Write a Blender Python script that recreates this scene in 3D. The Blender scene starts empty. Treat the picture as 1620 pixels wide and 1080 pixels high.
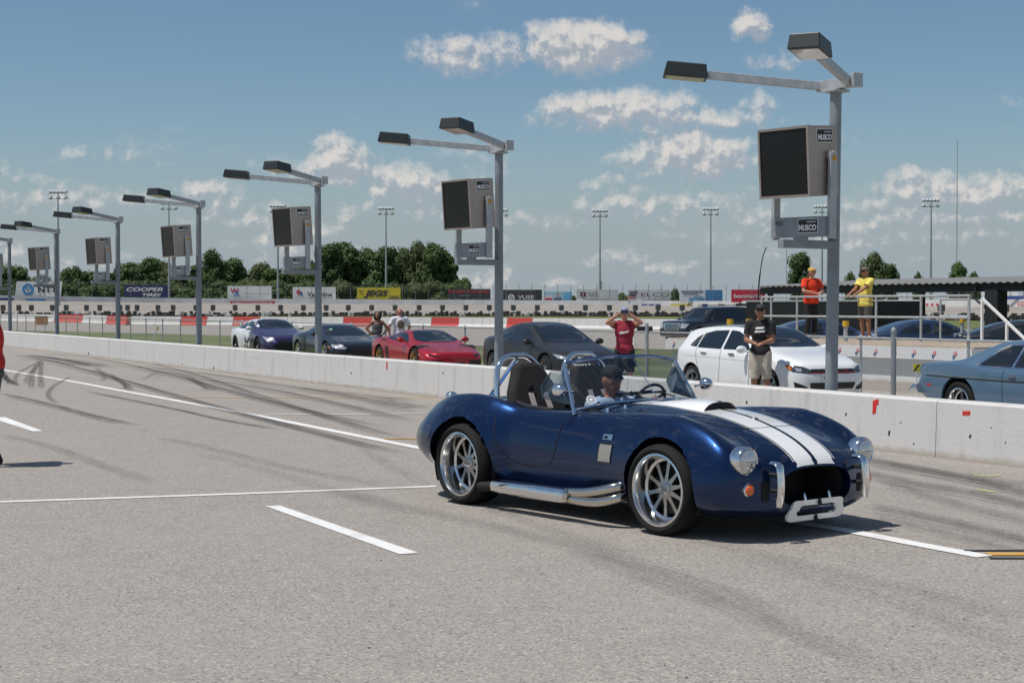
import bpy, bmesh, math, random
from mathutils import Vector, Matrix, Euler, noise
from mathutils.bvhtree import BVHTree
from mathutils.geometry import delaunay_2d_cdt
R = math.radians
random.seed(7)
sc = bpy.context.scene
col = sc.collection
# ------------------------------------------------------------------ camera
F, CH = 2450.0, 1.63                      # focal length in photo pixels, camera height
PITCH = math.atan(56 / F)
cam = bpy.data.cameras.new('Camera'); cam_o = bpy.data.objects.new('Camera', cam); col.objects.link(cam_o)
cam.sensor_width = 36; cam.lens = F / 1620 * 36; cam.clip_end = 9000; cam.clip_start = .1
cam_o.location = (0, 0, CH); cam_o.rotation_euler = (R(90) - PITCH, 0, 0)
sc.camera = cam_o
def ray(px, py):
    a, b = (px - 810) / F, (540 - py) / F
    return Vector((a, math.cos(PITCH) + b * math.sin(PITCH), -math.sin(PITCH) + b * math.cos(PITCH)))
def ground(px, py, z=0.0):
    r = ray(px, py); t = (z - CH) / r.z
    return Vector((r.x * t, r.y * t, z))
def atd(px, py, D):
    r = ray(px, py); t = D / r.y
    return Vector((r.x * t, D, CH + r.z * t))
# ------------------------------------------------------------------ sun, sky
SUN_AZ = Vector((-.93, -.36)).normalized(); SUN_EL = R(67)
sc.view_settings.view_transform = 'Standard'; sc.view_settings.look = 'None'
sc.view_settings.exposure = 0.0; sc.view_settings.gamma = 1
sun = bpy.data.lights.new('Sun', 'SUN'); sun.energy = 4.0; sun.angle = R(.53); sun.color = (1, .955, .89)
sun_o = bpy.data.objects.new('Sun', sun); col.objects.link(sun_o)
sd = Vector((SUN_AZ.x * math.cos(SUN_EL), SUN_AZ.y * math.cos(SUN_EL), math.sin(SUN_EL)))
sun_o.rotation_euler = sd.to_track_quat('Z', 'Y').to_euler(); sun_o.location = sd * 60
world = bpy.data.worlds.new('World'); sc.world = world; world.use_nodes = True
wt = world.node_tree; wt.nodes.clear()
class NB:                                  # tiny node-graph helper
    def __init__(s, tree): s.t = tree
    def n(s, typ, **k):
        nd = s.t.nodes.new(typ)
        for a, v in k.items(): setattr(nd, a, v)
        return nd
    def put(s, sock, v):
        if hasattr(v, 'is_output') or isinstance(v, bpy.types.NodeSocket): s.t.links.new(v, sock)
        elif v is not None: sock.default_value = v
    def math(s, op, a, b=None, clamp=False):
        nd = s.n('ShaderNodeMath', operation=op, use_clamp=clamp); s.put(nd.inputs[0], a)
        if b is not None: s.put(nd.inputs[1], b)
        return nd.outputs[0]
    def vm(s, op, a, b=None, out=0):
        nd = s.n('ShaderNodeVectorMath', operation=op); s.put(nd.inputs[0], a)
        if b is not None: s.put(nd.inputs[1], b)
        return nd.outputs[out]
    def noise(s, vec, scale, detail=4, rough=.55, out=0, dist=0, dim='3D'):
        nd = s.n('ShaderNodeTexNoise', noise_dimensions=dim); s.put(nd.inputs['Vector'], vec); nd.inputs['Scale'].default_value = scale
        nd.inputs['Detail'].default_value = detail; nd.inputs['Roughness'].default_value = rough; nd.inputs['Distortion'].default_value = dist
        return nd.outputs[out]
    def ramp(s, fac, lo, hi, a=0.0, b=1.0, smooth=True):
        nd = s.n('ShaderNodeMapRange', interpolation_type='SMOOTHSTEP' if smooth else 'LINEAR'); s.put(nd.inputs[0], fac)
        for i, v in enumerate((lo, hi, a, b)): nd.inputs[i + 1].default_value = v
        return nd.outputs[0]
    def mix(s, fac, a, b):
        nd = s.n('ShaderNodeMix', data_type='RGBA'); s.put(nd.inputs[0], fac)
        for i, v in ((6, a), (7, b)):
            s.put(nd.inputs[i], v if not isinstance(v, tuple) else (*v[:3], 1))
        return nd.outputs[2]
# clouds: a node group giving the cloud density in a sky direction (azimuth, elevation in degrees)
cg = bpy.data.node_groups.new('cloud_density', 'ShaderNodeTree')
cg.interface.new_socket('Vector', in_out='INPUT', socket_type='NodeSocketVector')
cg.interface.new_socket('Density', in_out='OUTPUT', socket_type='NodeSocketFloat')
g = NB(cg); gi = g.n('NodeGroupInput').outputs[0]; go = g.n('NodeGroupOutput')
wob = g.noise(gi, .5, 6, .62, out=1, dim='2D')
wob = g.vm('MULTIPLY', g.vm('SUBTRACT', wob, (.5, .5, .5)), (2.0, 1.3, 0))
p = g.vm('ADD', gi, wob)
CLOUDS = [  # photo pixel centre, half width, half height, strength
 (735,86,72,17,.75),(800,80,40,18,.6),(925,74,84,25,1.1),(868,62,40,22,.8),(975,86,50,16,.9),(1188,38,28,15,.85),(1232,96,52,12,.4),
 (985,172,110,20,.95),(930,182,80,16,.7),(1085,190,110,16,.7),(1195,166,24,12,.6),(1105,246,85,22,.95),(1030,258,70,14,.6),(1040,228,40,10,.5),
 (540,255,52,24,.9),(640,288,62,18,.8),(470,262,70,14,.35),(1480,296,90,17,.75),(1570,300,60,18,.75),(1420,322,90,14,.5),
 (325,306,52,15,.6),(120,318,120,18,.42),(1000,322,70,16,.55),(1090,320,60,14,.45),(120,242,16,9,.5),(385,345,90,16,.4),(700,330,80,16,.35),
 (980,290,50,8,.4),(1590,155,22,7,.25),(860,350,160,12,.3),(1450,370,160,14,.35),(200,255,60,8,.2),(1180,372,120,12,.3)]
tot = None
for (cx, cy, w, h, st) in CLOUDS:
    r = ray(cx, cy); az = math.degrees(math.atan2(r.x, r.y)); el = math.degrees(math.asin(r.normalized().z))
    k = math.degrees(1 / F)
    ax, ay = 1 / (w * k * 1.5), 1 / (h * k * 2.0)
    ma = g.n('ShaderNodeVectorMath', operation='MULTIPLY_ADD'); g.put(ma.inputs[0], p); ma.inputs[1].default_value = (ax, ay, 0); ma.inputs[2].default_value = (-az*ax, -el*ay, 0)
    mv = g.n('ShaderNodeMath', operation='MULTIPLY_ADD'); g.put(mv.inputs[0], g.vm('DOT_PRODUCT', ma.outputs[0], ma.outputs[0], out=1)); mv.inputs[1].default_value = -st; mv.inputs[2].default_value = st
    v = mv.outputs[0]
    tot = g.math('MAXIMUM', v, 0.0) if tot is None else g.math('MAXIMUM', tot, v)
# scattered fair-weather cloud for the rest of the sky
sx = g.n('ShaderNodeSeparateXYZ'); g.put(sx.inputs[0], gi)
far_az = g.ramp(g.math('ABSOLUTE', sx.outputs[0]), 17, 26)
high = g.ramp(sx.outputs[1], 9.5, 14)
outside = g.math('MAXIMUM', far_az, high)
gen = g.ramp(g.noise(g.vm('MULTIPLY', gi, (.11, .2, 0)), 1.0, 4, .55, dim='2D'), .54, .74)
low = g.math('MULTIPLY', g.ramp(g.noise(g.vm('MULTIPLY', gi, (.2, .5, 0)), 1.0, 4, .6, dim='2D'), .42, .72), g.math('MULTIPLY', g.ramp(sx.outputs[1], 9, 2), .5))
tot = g.math('MAXIMUM', tot, g.math('MULTIPLY', gen, outside))
tot = g.math('MAXIMUM', tot, low)
fine = g.math('MULTIPLY', g.math('SUBTRACT', g.noise(gi, 1.7, 6, .6, dim='2D'), .5), 1.25)
g.put(go.inputs[0], g.math('ADD', tot, g.math('MULTIPLY', fine, g.ramp(tot, 0.02, .3))))
w = NB(wt)
tc = w.n('ShaderNodeTexCoord'); sep = w.n('ShaderNodeSeparateXYZ'); w.put(sep.inputs[0], w.vm('NORMALIZE', tc.outputs['Generated']))
azn = w.math('MULTIPLY', w.math('ARCTAN2', sep.outputs[0], sep.outputs[1]), 57.2958)
eln = w.math('MULTIPLY', w.math('ARCSINE', sep.outputs[2]), 57.2958)
cmb = w.n('ShaderNodeCombineXYZ'); w.put(cmb.inputs[0], azn); w.put(cmb.inputs[1], eln)
def dens(off):
    gn = w.n('ShaderNodeGroup', node_tree=cg); w.put(gn.inputs[0], w.vm('ADD', cmb.outputs[0], off)); return gn.outputs[0]
d0, d1 = dens((0, 0, 0)), dens((-.18, .34, 0))
alpha = w.math('MULTIPLY', w.ramp(d0, .02, .95), .93)
lit = w.ramp(w.math('SUBTRACT', d0, d1), -.14, .32)
sky = w.n('ShaderNodeTexSky', sky_type='NISHITA', sun_disc=False)
sky.sun_elevation = SUN_EL; sky.sun_rotation = math.atan2(SUN_AZ.x, SUN_AZ.y); sky.altitude = 100
sky.air_density = 1.0; sky.dust_density = .55; sky.ozone_density = 2.2
cloud_c = w.mix(lit, (3.7, 4.05, 4.6), (7.0, 6.7, 6.4))
bg = w.n('ShaderNodeBackground'); 
skyc = w.vm('MULTIPLY', sky.outputs[0], (.70, .79, .81))
skyc = w.mix(w.ramp(eln, 7.5, .8, 0, .92), skyc, (3.25, 3.85, 4.3))
w.put(bg.inputs[0], w.mix(alpha, skyc, cloud_c)); bg.inputs[1].default_value = .1
world.cycles.sampling_method = 'NONE'
wo = w.n('ShaderNodeOutputWorld'); wt.links.new(bg.outputs[0], wo.inputs[0])

# ------------------------------------------------------------------ materials
def newmat(name):
    m = bpy.data.materials.new(name); m.use_nodes = True
    b = m.node_tree.nodes['Principled BSDF']
    return m, NB(m.node_tree), b
MATS = {}
def mat(name, c=(.5,.5,.5), rough=.5, metal=0., coat=0., var=0., vscale=6., bump=0., bscale=40., alpha=1., trans=0., emit=None, spec=None, ior=None):
    if name in MATS: return MATS[name]
    m, n, b = newmat(name); MATS[name] = m
    b.inputs['Base Color'].default_value = (*c, 1); b.inputs['Roughness'].default_value = rough; b.inputs['Metallic'].default_value = metal
    b.inputs['Coat Weight'].default_value = coat; b.inputs['Coat Roughness'].default_value = .03
    if spec is not None: b.inputs['Specular IOR Level'].default_value = spec
    if trans: b.inputs['Transmission Weight'].default_value = trans
    if ior: b.inputs['IOR'].default_value = ior
    b.inputs['Alpha'].default_value = alpha
    if emit: b.inputs['Emission Color'].default_value = (*emit[:3], 1); b.inputs['Emission Strength'].default_value = emit[3]
    oc = n.n('ShaderNodeTexCoord').outputs['Object'] if (var or bump) else None
    if var:
        f = n.noise(oc, vscale, 5, .6)
        lo = tuple(max(0, x * (1 - var)) for x in c); hi = tuple(min(1, x * (1 + var)) for x in c)
        n.put(b.inputs['Base Color'], n.mix(n.ramp(f, .3, .7), lo, hi))
    if bump:
        bp = n.n('ShaderNodeBump'); bp.inputs['Strength'].default_value = bump; bp.inputs['Distance'].default_value = .01
        n.put(bp.inputs['Height'], n.noise(oc, bscale, 4, .6)); n.put(b.inputs['Normal'], bp.outputs[0])
    return m
M_chrome = mat('chrome', (.78,.78,.78), .06, 1)
M_alu = mat('polished_aluminium', (.72,.72,.72), .17, 1)
M_spoke = mat('cast_aluminium', (.42,.42,.41), .3, 1)
M_rubber = mat('tyre_rubber', (.012,.012,.012), .8, bump=.15, bscale=60, spec=.25)
M_black = mat('black_plastic', (.015,.015,.016), .55)
M_dark = mat('dark_interior', (.008,.008,.009), .8)
M_galv = mat('galvanised_steel', (.42,.44,.45), .5, .3, var=.14, vscale=9)
M_galvpole = mat('weathered_galvanised_pole', (.25,.275,.295), .5, .2, var=.12, vscale=3)
M_steel = mat('stainless_box', (.42,.345,.305), .42, .75, var=.08, vscale=2)
M_charcoal = mat('charcoal_enamel', (.022,.027,.027), .45)
M_white = mat('white_paint', (.78,.78,.77), .45)
M_glassdark = mat('tinted_glass', (.01,.013,.015), .04, coat=.6)
M_red = mat('red_paint', (.55,.03,.025), .5)
M_orange = mat('orange_lens', (.75,.11,.01), .2, coat=1)
M_skin = mat('skin', (.47,.235,.16), .55, var=.1, vscale=12)
M_skin_t = mat('tanned_skin', (.34,.155,.09), .55, var=.1, vscale=12)
# asphalt with pale exposed aggregate
def asphalt(name, a, b_, patch):
    m, n, b = newmat(name); oc = n.n('ShaderNodeTexCoord').outputs['Object']
    grain = n.noise(oc, 95, 3, .75); grain2 = n.noise(oc, 38, 3, .7); big = n.noise(oc, .35, 5, .6); mid = n.noise(oc, 2.6, 5, .65)
    stone = n.n('ShaderNodeTexVoronoi'); n.put(stone.inputs['Vector'], oc); stone.inputs['Scale'].default_value = 75
    sb = n.n('ShaderNodeSeparateColor'); n.put(sb.inputs[0], stone.outputs['Color'])
    c = n.mix(n.ramp(grain, .32, .68), a, b_)
    c = n.mix(n.ramp(sb.outputs[0], .72, .95, 0, .65), c, tuple(min(1, x * 1.45) for x in b_))
    c = n.mix(n.ramp(sb.outputs[1], .75, .98, 0, .75), c, tuple(x * .45 for x in a))
    c = n.mix(n.ramp(grain2, .38, .62, 0, .3), c, tuple(x * .8 for x in a))
    c = n.mix(n.ramp(big, .35, .7, 0, .35), c, patch)
    c = n.mix(n.ramp(mid, .45, .75, 0, .22), c, tuple(x * .75 for x in a))
    n.put(b.inputs['Base Color'], c); b.inputs['Roughness'].default_value = .9; b.inputs['Specular IOR Level'].default_value = .25
    bp = n.n('ShaderNodeBump'); bp.inputs['Strength'].default_value = .55; bp.inputs['Distance'].default_value = .006
    n.put(bp.inputs['Height'], n.math('ADD', grain, sb.outputs[2])); n.put(b.inputs['Normal'], bp.outputs[0])
    return m
M_asphalt = asphalt('pit_lane_asphalt', (.262,.237,.212), (.40,.366,.33), (.35,.32,.288))
M_apron = asphalt('apron_concrete', (.30,.285,.26), (.42,.40,.365), (.36,.34,.31))
M_track = asphalt('track_asphalt', (.27,.245,.22), (.36,.33,.295), (.33,.30,.27))
def concrete_paint(name, c, dirt, amount=.5):
    m, n, b = newmat(name); oc = n.n('ShaderNodeTexCoord').outputs['Object']
    st = n.vm('MULTIPLY', oc, (3.2, 3.2, .5))
    f = n.math('MULTIPLY', n.ramp(n.noise(st, 1.3, 7, .68), .5, .78), amount)
    sp = n.ramp(n.noise(oc, 16, 4, .7), .66, .72)
    z = n.n('ShaderNodeSeparateXYZ'); n.put(z.inputs[0], oc)
    c1 = n.mix(f, c, dirt)
    c1 = n.mix(n.math('MULTIPLY', sp, .5), c1, tuple(x * .45 for x in dirt))
    scuff = n.math('MULTIPLY', n.ramp(n.noise(n.vm('MULTIPLY', oc, (.5, .5, 9)), 1.1, 5, .6), .60, .72), .4)
    c1 = n.mix(scuff, c1, tuple(x * .55 for x in dirt))
    base = n.math('MULTIPLY', n.ramp(n.math('ADD', z.outputs[2], n.math('MULTIPLY', n.noise(oc, 5, 5, .7), .14)), .17, .07), .7)   # mud splash along the foot
    c1 = n.mix(base, c1, (.33,.27,.2))
    n.put(b.inputs['Base Color'], c1); b.inputs['Roughness'].default_value = .75
    bp = n.n('ShaderNodeBump'); bp.inputs['Strength'].default_value = .35; bp.inputs['Distance'].default_value = .01
    n.put(bp.inputs['Height'], n.noise(oc, 22, 5, .65)); n.put(b.inputs['Normal'], bp.outputs[0])
    return m
M_wall = concrete_paint('white_painted_concrete', (.61,.595,.575), (.36,.335,.30), .8)
M_wallred = concrete_paint('red_painted_concrete', (.5,.06,.05), (.3,.1,.08))
M_grass = mat('mown_grass', (.105,.125,.035), .95, var=.45, vscale=.25, bump=.6, bscale=6)
def paint_line(name, c):
    m, n, b = newmat(name); oc = n.n('ShaderNodeTexCoord').outputs['Object']
    wear = n.ramp(n.noise(oc, 26, 6, .75), .56, .70, 0, .75); wear2 = n.ramp(n.noise(oc, 2.2, 5, .65), .48, .75, 0, .4)
    n.put(b.inputs['Base Color'], n.mix(n.math('MAXIMUM', wear, wear2), c, (.3,.28,.25))); b.inputs['Roughness'].default_value = .8
    return m
M_line = paint_line('white_road_paint', (.74,.73,.71)); M_yline = paint_line('yellow_road_paint', (.62,.33,.03))
def skid_mat():
    m, n, b = newmat('rubber_mark'); uv = n.n('ShaderNodeTexCoord').outputs['UV']; oc = n.n('ShaderNodeTexCoord').outputs['Object']
    s = n.n('ShaderNodeSeparateXYZ'); n.put(s.inputs[0], uv)
    edge = n.ramp(n.math('ABSOLUTE', n.math('SUBTRACT', s.outputs[1], .5)), .5, .28)
    ends = n.math('MULTIPLY', n.ramp(s.outputs[0], 0, .12), n.ramp(s.outputs[0], 1, .8))
    st = n.ramp(n.noise(n.vm('MULTIPLY', uv, (5, 7, 1)), 1.6, 5, .65), .28, .7)
    gr = n.ramp(n.noise(oc, 70, 3, .7), .34, .6, .25, 1)
    at = n.n('ShaderNodeAttribute', attribute_name='dark', attribute_type='OBJECT')
    a = n.math('MULTIPLY', n.math('MULTIPLY', edge, ends), n.math('MULTIPLY', st, gr))
    n.put(b.inputs['Alpha'], n.math('MULTIPLY', a, at.outputs['Fac'])); b.inputs['Base Color'].default_value = (.035,.033,.033, 1)
    b.inputs['Roughness'].default_value = .8
    return m
M_skid = skid_mat()
def car_paint(name, c, metal=.0, rough=.35, c2=None):
    if name in MATS: return MATS[name]
    m, n, b = newmat(name); MATS[name] = m
    b.inputs['Base Color'].default_value = (*c, 1); b.inputs['Metallic'].default_value = metal; b.inputs['Roughness'].default_value = rough
    b.inputs['Coat Weight'].default_value = 1; b.inputs['Coat Roughness'].default_value = .025
    if metal:
        oc = n.n('ShaderNodeTexCoord').outputs['Object']
        bp = n.n('ShaderNodeBump'); bp.inputs['Strength'].default_value = .04; bp.inputs['Distance'].default_value = .002
        n.put(bp.inputs['Height'], n.noise(oc, 260, 2, .5)); n.put(b.inputs['Normal'], bp.outputs[0])
    return m

# ------------------------------------------------------------------ mesh helpers
class MB:
    def __init__(s): s.v = []; s.f = []; s.m = []; s.uv = []
    def add(s, vs, fs, mi=0):
        o = len(s.v); s.v += [tuple(v) for v in vs]; s.f += [tuple(i + o for i in f) for f in fs]; s.m += [mi] * len(fs); return s
    def box(s, c, d, rot=None, mi=0, taper=1.0):
        c = Vector(c); hx, hy, hz = d[0]/2, d[1]/2, d[2]/2
        vs = [Vector((x*hx*(taper if z > 0 else 1), y*hy*(taper if z > 0 else 1), z*hz)) for z in (-1,1) for y in (-1,1) for x in (-1,1)]
        if rot is not None:
            m = rot if isinstance(rot, Matrix) else Euler(rot).to_matrix(); vs = [m @ v for v in vs]
        return s.add([v + c for v in vs], [(0,2,3,1),(4,5,7,6),(0,1,5,4),(2,6,7,3),(0,4,6,2),(1,3,7,5)], mi)
    def bar(s, a, b, w, h, mi=0, up=(0,0,1)):
        a, b = Vector(a), Vector(b); d = (b - a); x = d.normalized(); up = Vector(up)
        y = up.cross(x); y = y.normalized() if y.length > 1e-5 else Vector((0,1,0)); z = x.cross(y)
        return s.box((a + b) / 2, (d.length, w, h), Matrix((x, y, z)).transposed(), mi)
    def tube(s, pts, r, n=10, mi=0, caps=True, closed=False):
        pts = [Vector(p) for p in pts]; rr = r if isinstance(r, (list, tuple)) else [r] * len(pts)
        L = len(pts); rings = []; pa = None
        for i, p in enumerate(pts):
            if closed: t = pts[(i+1) % L] - pts[i-1]
            else: t = pts[min(i+1, L-1)] - pts[max(i-1, 0)]
            t.normalize()
            if pa is None:
                a = t.orthogonal().normalized()
            else:
                a = pa - t * pa.dot(t); a = a.normalized() if a.length > 1e-6 else t.orthogonal().normalized()
            pa = a; b = t.cross(a)
            rings.append([p + (a * math.cos(k*2*math.pi/n) + b * math.sin(k*2*math.pi/n)) * rr[i] for k in range(n)])
        vs = [v for ring in rings for v in ring]; fs = []
        for i in range(L if closed else L-1):
            j = (i+1) % L
            for k in range(n): fs.append((i*n+k, i*n+(k+1) % n, j*n+(k+1) % n, j*n+k))
        if caps and not closed: fs += [tuple(range(n-1, -1, -1)), tuple(range((L-1)*n, L*n))]
        return s.add(vs, fs, mi)
    def cyl(s, a, b, r0, r1=None, n=16, mi=0): return s.tube([a, b], [r0, r1 if r1 is not None else r0], n, mi)
    def lathe(s, prof, axis='y', n=40, c=(0,0,0), mi=0, close=False):
        vs = []; L = len(prof); c = Vector(c)
        for k in range(n):
            a = 2*math.pi*k/n; ca, sa = math.cos(a), math.sin(a)
            for (r, h) in prof:
                vs.append(c + (Vector((r*ca, h, r*sa)) if axis == 'y' else Vector((r*ca, r*sa, h)) if axis == 'z' else Vector((h, r*ca, r*sa))))
        fs = []
        for k in range(n):
            k2 = (k+1) % n
            for i in range(L - (0 if close else 1)):
                j = (i+1) % L
                fs.append((k*L+i, k2*L+i, k2*L+j, k*L+j))
        return s.add(vs, fs, mi)
    def ell(s, c, r, rot=None, mi=0, nu=16, nv=10):
        c = Vector(c); m = Euler(rot).to_matrix() if rot else Matrix.Identity(3); vs = []; fs = []
        for j in range(nv+1):
            t = math.pi*j/nv
            for i in range(nu):
                a = 2*math.pi*i/nu
                vs.append(c + m @ Vector((r[0]*math.sin(t)*math.cos(a), r[1]*math.sin(t)*math.sin(a), r[2]*math.cos(t))))
        for j in range(nv):
            for i in range(nu): fs.append((j*nu+i, (j+1)*nu+i, (j+1)*nu+(i+1) % nu, j*nu+(i+1) % nu))
        return s.add(vs, fs, mi)
    def cap(s, a, b, ra, rb, mi=0, n=12):      # tapered capsule
        a, b = Vector(a), Vector(b); s.tube([a, b], [ra, rb], n, mi); s.ell(a, (ra,)*3, mi=mi, nu=n, nv=8); s.ell(b, (rb,)*3, mi=mi, nu=n, nv=8); return s
    def prism(s, poly, a0, a1, axis='y', mi=0):  # polygon in the plane of the two other axes
        def mk(p, h): return {'x': (h, p[0], p[1]), 'y': (p[0], h, p[1]), 'z': (p[0], p[1], h)}[axis]
        n = len(poly); vs = [mk(p, a0) for p in poly] + [mk(p, a1) for p in poly]
        fs = [tuple(range(n-1, -1, -1)), tuple(range(n, 2*n))] + [(i, (i+1) % n, n+(i+1) % n, n+i) for i in range(n)]
        return s.add(vs, fs, mi)
    def mesh(s, name, mats=(), smooth=False, fix=True, angle=None):
        me = bpy.data.meshes.new(name); me.from_pydata(s.v, [], s.f)
        for m in (mats if isinstance(mats, (list, tuple)) else [mats]): me.materials.append(m)
        for p, mi in zip(me.polygons, s.m): p.material_index = mi
        if fix:
            bm = bmesh.new(); bm.from_mesh(me); bmesh.ops.recalc_face_normals(bm, faces=bm.faces); bm.to_mesh(me); bm.free()
        if smooth:
            me.polygons.foreach_set('use_smooth', [True] * len(me.polygons))
            me.set_sharp_from_angle(angle=R(angle or 40))
        me.update(); return me
    def build(s, name, mats, parent=None, smooth=False, fix=True, angle=None, bevel=0):
        o = link(name, s.mesh(name, mats, smooth, fix, angle), parent)
        if bevel:
            b = o.modifiers.new('bevel', 'BEVEL'); b.width = bevel; b.segments = 2; b.limit_method = 'ANGLE'
        return o
def link(name, data, parent=None):
    o = bpy.data.objects.new(name, data); col.objects.link(o)
    if parent is not None: o.parent = parent
    return o
def tag(o, label=None, cat=None, group=None, kind=None):
    for k, v in (('label', label), ('category', cat), ('group', group), ('kind', kind)):
        if v: o[k] = v
    return o
def empty(name, loc=(0,0,0), rz=0, label=None, cat=None, group=None):
    o = bpy.data.objects.new(name, None); col.objects.link(o); o.location = loc; o.rotation_euler = (0, 0, rz); o.empty_display_size = .1
    return tag(o, label, cat, group)
def copy_tree(o, parent=None):
    c = o.copy(); col.objects.link(c); c.parent = parent
    for ch in list(o.children): copy_tree(ch, c)
    return c
def text(name, s, size, m, parent, loc, rot=(R(90),0,0), bold=.0, shear=0, sx=1, align='CENTER', depth=.002, fit=None):
    cu = bpy.data.curves.new(name, 'FONT'); cu.body = s; cu.size = size; cu.offset = bold; cu.shear = shear
    cu.align_x = align; cu.align_y = 'CENTER'; cu.extrude = depth; cu.resolution_u = 3
    t = bpy.data.objects.new('t', cu); col.objects.link(t)
    me = bpy.data.meshes.new_from_object(t.evaluated_get(bpy.context.evaluated_depsgraph_get()))
    bpy.data.objects.remove(t); bpy.data.curves.remove(cu)
    if len(me.vertices):
        xs = [v.co.x for v in me.vertices]; ys = [v.co.y for v in me.vertices]
        if fit:
            kx = fit[0] / max(1e-6, max(xs)-min(xs)); ky = fit[1] / max(1e-6, max(ys)-min(ys)); cx = (max(xs)+min(xs))/2; cy = (max(ys)+min(ys))/2
            for v in me.vertices: v.co.x = (v.co.x-cx)*kx; v.co.y = (v.co.y-cy)*ky
        elif sx != 1:
            for v in me.vertices: v.co.x *= sx
    me.materials.clear(); me.materials.append(m)
    o = link(name, me, parent); o.location = loc; o.rotation_euler = rot
    return o
def pchip(pts):
    xs = [p[0] for p in pts]; ys = [p[1] for p in pts]
    if xs[0] > xs[-1]: xs.reverse(); ys.reverse()
    n = len(xs); h = [xs[i+1]-xs[i] for i in range(n-1)]; d = [(ys[i+1]-ys[i])/h[i] for i in range(n-1)]
    m = [d[0]] + [0 if d[i-1]*d[i] <= 0 else 2*d[i-1]*d[i]/(d[i-1]+d[i]) for i in range(1, n-1)] + [d[-1]]
    def f(x):
        if x <= xs[0]: return ys[0]
        if x >= xs[-1]: return ys[-1]
        i = 0
        while x > xs[i+1]: i += 1
        t = (x-xs[i])/h[i]
        return ((2*t**3-3*t*t+1)*ys[i] + (t**3-2*t*t+t)*h[i]*m[i] + (-2*t**3+3*t*t)*ys[i+1] + (t**3-t*t)*h[i]*m[i+1])
    return f
def crom(pts, per, k=.5):                       # open Catmull-Rom through 2D points
    out = []; n = len(pts)
    for i in range(n-1):
        p0 = pts[i-1] if i else pts[0]; p1, p2 = pts[i], pts[i+1]; p3 = pts[i+2] if i+2 < n else pts[-1]
        for j in range(per):
            t = j/per; q = []
            for a in (0, 1):
                m1 = (p2[a]-p0[a])*k; m2 = (p3[a]-p1[a])*k
                q.append((2*t**3-3*t*t+1)*p1[a]+(t**3-2*t*t+t)*m1+(-2*t**3+3*t*t)*p2[a]+(t**3-t*t)*m2)
            out.append(tuple(q))
    out.append(tuple(pts[-1])); return out
def spline3(pts, per=6):
    out = []; pts = [Vector(p) for p in pts]; n = len(pts)
    for i in range(n-1):
        p0 = pts[max(i-1,0)]; p1, p2 = pts[i], pts[i+1]; p3 = pts[min(i+2,n-1)]
        for j in range(per):
            t = j/per; m1 = (p2-p0)*.5; m2 = (p3-p1)*.5
            out.append(p1*(2*t**3-3*t*t+1)+m1*(t**3-2*t*t+t)+p2*(-2*t**3+3*t*t)+m2*(t**3-t*t))
    out.append(pts[-1]); return out

# lane frame: local x runs along the pit wall towards the viewer, local y away from the viewer
LA = R(28.7); U = Vector((math.sin(LA), -math.cos(LA), 0)); N = Vector((math.cos(LA), math.sin(LA), 0)); LROT = LA - R(90)
def W(s, t, z=0): return U*s + N*t + Vector((0,0,z))
GZ = -.2                                     # ground level behind the pit wall

# ------------------------------------------------------------------ the ground
def sheet(name, pts, z, m, parent=None, sub=0):
    mb = MB(); mb.add([(p[0], p[1], z) for p in pts], [tuple(range(len(pts)))]); o = mb.build(name, m, parent); return o
g0 = sheet('ground', [(-3000,-300),(3000,-300),(3000,4500),(-3000,4500)], GZ-.03, M_grass); tag(g0, kind='structure')
pit = MB(); a, b, c, d = W(-140,-60), W(60,-60), W(60,12.2), W(-140,12.2)
pit.add([(p.x,p.y,0) for p in (a,b,c,d)], [(0,1,2,3)]); pit.add([(p.x,p.y,-.4) for p in (a,b,c,d)], [(0,3,2,1)])
pit_lane = tag(pit.build('pit_lane', M_asphalt), kind='structure')
ap = [W(-46,12.3), W(40,12.3), W(40,80), W(-28,80), W(-28,21.0), W(-46,20.6)]
apron = tag(sheet('parking_apron', ap, GZ, M_apron), kind='structure')
rd = [ground(-200,519,GZ), ground(100,524,GZ), ground(340,530,GZ), ground(770,547,GZ), ground(1000,551,GZ), ground(1250,556,GZ)]
rd = [(p.x,p.y) for p in rd] + [(60,60),(60,118),(10,128),(-4,142),(-51,186),(-120,230),(-140,180)]
road = tag(sheet('infield_road', rd, GZ-.012, M_track), kind='structure')

# painted lines and rubber on the lane (parts of the lane surface)
def ribbon(name, pts, wid, m, z, parent, dark=None, wpx=None):
    P = [ground(x, y, 0) for x, y in pts]
    if len(P) > 2: P = spline3(P, 8)
    mb = MB(); L = len(P); vs = []
    for i, q in enumerate(P):
        t = (P[min(i+1,L-1)] - P[max(i-1,0)]).normalized(); nrm = Vector((-t.y, t.x, 0))
        vs += [q + nrm*wid/2 + Vector((0,0,z)), q - nrm*wid/2 + Vector((0,0,z))]
    mb.add(vs, [(2*i, 2*i+1, 2*i+3, 2*i+2) for i in range(L-1)])
    o = mb.build(name, m, parent); me = o.data; uv = me.uv_layers.new(name='UVMap')
    for lp in me.loops:
        uv.data[lp.index].uv = ((lp.vertex_index//2)/(L-1), float(lp.vertex_index % 2))
    if dark is not None: o['dark'] = float(dark)
    return o
def quadline(pts, m, z=.005):
    P = [ground(x, y, 0) for x, y in pts]; mb = MB(); mb.add([(p.x,p.y,z) for p in P], [tuple(range(len(P)))]); return mb.build('painted_line', m, pit_lane)
lw = .13
quadline([(420,801),(443,800),(662,875),(632,877)], M_line)
quadline([(0,660),(8,660),(68,682),(52,682.5),(0,666)], M_line)
quadline([(-320,555),(-310,555),(-120,612),(-135,613)], M_line)
ribbon('painted_line', [(-30,795),(330,783),(690,769.5)], .1, M_line, .005, pit_lane)
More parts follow.
